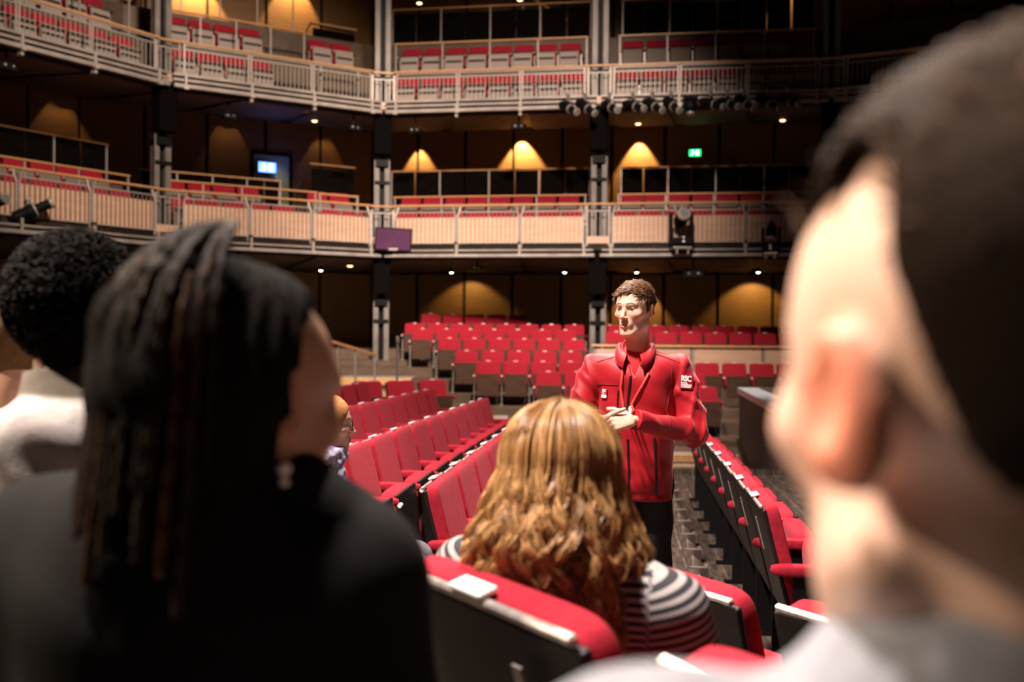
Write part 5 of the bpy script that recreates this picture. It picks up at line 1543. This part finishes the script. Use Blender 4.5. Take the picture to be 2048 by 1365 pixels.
# ------------------------------------------------------------------ two more heads at the left edge
J = standing(-.66, 1.58, -.20, 1.66, R(-8), sw=.19)
h_ = Person('hoodie', (-.66, 1.58, -.20), 'person with thick black hair in a pale grey hooded top behind the black coat', J, R(-8), (-.698, 1.60, 1.395), rotz(R(10)) @ rotx(R(-6)), .97)
for k in ('shL', 'shR'): h_.J[k][2] = 1.175
h_.body(skin=(.55, .33, .24), hh=.006, hkw=dict(ears=False), hands=rest_hands(J, R(-8)), hres=.006)
def hood(P):
    d = smin(h_.torso(P, .030, 1.08), h_.arms(P, .026), .05)
    d = smin(d, d_ell(P, (-.67, 1.50, 1.225), (.125, .080, .080)), .04)
    d = smin(d, d_cap(P, (-.67, 1.57, 1.15), (-.69, 1.59, 1.28), .13, .095), .04) + folds(P, .006, .9)
    d = smax(d, -d_cap(P, (-.70, 1.60, 1.27), (-.71, 1.60, 1.5), .070, .085), .006)
    return smax(d, .80 - P[:, 2], .01)
lo, hi = h_.bounds(['shL', 'shR', 'wrL', 'wrR', 'pelvis'], .19)
h_.cloth('hooded_top', hood, lo, hi, .011, cloth_mat('grey_jersey', (.50, .45, .42)))
add_shoes(h_, h_.rl.z); trous(h_, 'trousers', M['trousers'], .86)
def ex2(q, d):
    q2 = q.copy(); bump = .006 * np.sin(70 * q[:, 0]) * np.sin(64 * q[:, 1] + 1) * np.sin(60 * q[:, 2])
    return smin(d, d_ell(q, (0, -.02, .055), (.090, .098, .086)), .02) + bump
ah = hair_cap(h_, 'afro', -.006, (.006, .0045, .004), low=-.03, extra=ex2)
rng = np.random.default_rng(12); n = 2600
u = rng.normal(0, 1, (n, 3)); u /= np.linalg.norm(u, axis=1, keepdims=True); u = u[(u[:, 1] < .35) | (u[:, 2] > .5)]; n = len(u)
base = V3(0, -.025, .048) + u * V3(.086, .095, .090)
t = np.linspace(0, 1, 12)[None, :, None]; e1 = np.cross(u, rng.normal(0, 1, (n, 3))); e1 /= np.linalg.norm(e1, axis=1, keepdims=True); e2 = np.cross(u, e1)
cu = base[:, None] + u[:, None] * (t * .026) + (e1[:, None] * np.cos(9 * t) + e2[:, None] * np.sin(9 * t)) * .006
cu = (cu.reshape(-1, 3) * h_.hk @ h_.HR.T + h_.hc).reshape(n, 12, 3)
s_ = h_.rel(tubes_mesh('curls', cu, .0016, mat('curl', (.02, .01, .01), .7, spec=.08, attr=True), h_.root, np.tile(V3(.007, .005, .004), (n, 1)) * rng.uniform(.5, 2.4, (n, 1)), sides=3, taper=False)); s_.parent = ah; s_.location = (0, 0, 0)

J = standing(-1.02, 2.05, -.20, 1.62, R(12), sw=.19)
k_ = Person('tan', (-1.02, 2.05, -.20), 'person with light brown hair in a tan jacket with white collar at the left edge', J, R(12), (-.975, 2.00, 1.325), rotz(R(24)) @ rotx(R(-14)), 1.02)
for k in ('shL', 'shR'): k_.J[k][2] = 1.10
k_.body(skin=(.80, .48, .36), hh=.006, hands=rest_hands(J, R(12)), hres=.006)
def tan(P):
    d = smin(k_.torso(P, .035, 1.08), k_.arms(P, .03), .05) + folds(P, .004)
    return smax(smax(d, .78 - P[:, 2], .01), P[:, 2] - 1.20, .01)
lo, hi = k_.bounds(['shL', 'shR', 'wrL', 'wrR', 'pelvis'], .19)
k_.cloth('jacket', tan, lo, hi, .011, cloth_mat('tan_cloth', (.62, .34, .14)))
nbk = (k_.J['shL'] + k_.J['shR']) / 2
def colr(P):
    d = d_cap(P, nbk + V3(.03, 0, .045), nbk + V3(.05, -.01, .10), .095, .078)
    return smax(d, -d_cap(P, nbk + V3(.04, 0, .06), nbk + V3(.07, -.02, .3), .070, .072), .006)
k_.cloth('collar', colr, nbk - .16, nbk + .22, .008, cloth_mat('white_fleece', (.72, .66, .62)))
add_shoes(k_, k_.rl.z); trous(k_, 'trousers', M['trousers'], .86)
short_hair(k_, 'tan', .018, (.16, .09, .045), 1200, .030, fr=.060, h=.006, comb=(0, -.4, .6), rad=.0011, seed=6, nape=-.07)

# ------------------------------------------------------------------ seated person with glasses looking right
J = dict(shL=(-0.790, 3.93 + .17, .83), shR=(-0.830, 3.93 - .17, .83), elL=(-0.745, 4.13, .60), elR=(-0.795, 3.70, .60), wrL=(-0.545, 4.06, .56), wrR=(-0.565, 3.80, .56),
         chest=(-0.805, 3.93, .71), pelvis=(-0.835, 3.93, .47), hipL=(-0.795, 4.02, .47), hipR=(-0.795, 3.84, .47), knL=(-0.385, 4.02, .47), knR=(-0.385, 3.84, .47), anL=(-0.345, 4.02, .045), anR=(-0.345, 3.84, .045))
v_ = Person('glasses', (-0.805, 3.93, -.05), 'seated person with round glasses and lilac scarf, profile beside the braided head', J, R(-86), (-0.727, 3.92, 1.020), rotz(R(-80)) @ rotx(R(-2)), .96)
v_.body(skin=(.86, .56, .45), hh=.0035, hands=rest_hands(J, R(-86)), hres=.005, brow=(.3, .16, .08))
def top6(P): return smax(smin(v_.torso(P, .016), v_.arms(P, .014), .03) + folds(P, .003), P[:, 2] - .905, .01)
lo, hi = v_.bounds(['shL', 'shR', 'elL', 'elR', 'wrL', 'wrR', 'pelvis'], .16); v_.cloth('dark_top', top6, lo, hi, .011, cloth_mat('dark_knit', (.02, .018, .03)))
def jn(P): return smax(smin(v_.legs(P, .012), d_ell(P, v_.J['pelvis'], (.13, .17, .12)), .05), P[:, 2] - .57, .01)
lo, hi = v_.bounds(['pelvis', 'knL', 'knR', 'anL', 'anR'], .16); v_.cloth('trousers', jn, lo, hi, .012, cloth_mat('grey_denim', (.16, .15, .17)))
def sc(P):
    q = P - V3(-0.745, 3.925, .905); r = np.sqrt((q[:, 0] / 1.0) ** 2 + (q[:, 1] / 1.15) ** 2)
    d = np.sqrt((r - .072) ** 2 + (q[:, 2] * .8) ** 2) - .030
    d = smin(d, d_cap(P, (-0.680, 3.88, .90), (-0.660, 3.86, .80), .026, .022), .02)
    return d + .0035 * np.sin(130 * P[:, 2] + 50 * P[:, 1]) * np.sin(90 * P[:, 0] + 60 * P[:, 1])
v_.cloth('scarf', sc, (-0.875, 3.78, .76), (-0.605, 4.05, .97), .005, mat('lilac_knit', (.16, .15, .30), .9, col2=(.60, .55, .68), scale=60))
hc = hair_cap(v_, 'ginger', .010, (.45, .20, .08), low=-.12)
b = MB()
for sx in (-1, 1):
    pts = [v_.from_head((sx * .033 + .022 * math.cos(a), .104, .004 + .019 * math.sin(a))) for a in np.linspace(0, 2 * PI, 25)]
    b.tube([tuple(p) for p in pts], .0013, 6)
    b.tube([tuple(v_.from_head(p)) for p in ((sx * .055, .104, .008), (sx * .072, .06, .008), (sx * .077, .0, .006))], .0013, 6)
b.tube([tuple(v_.from_head(p)) for p in ((-.011, .104, .008), (0, .108, .011), (.011, .104, .008))], .0013, 6)
v_.rel(b.build('glasses', M['black_metal'], v_.root))

add_shoes(v_, -.05); add_shoes(w, -.05)
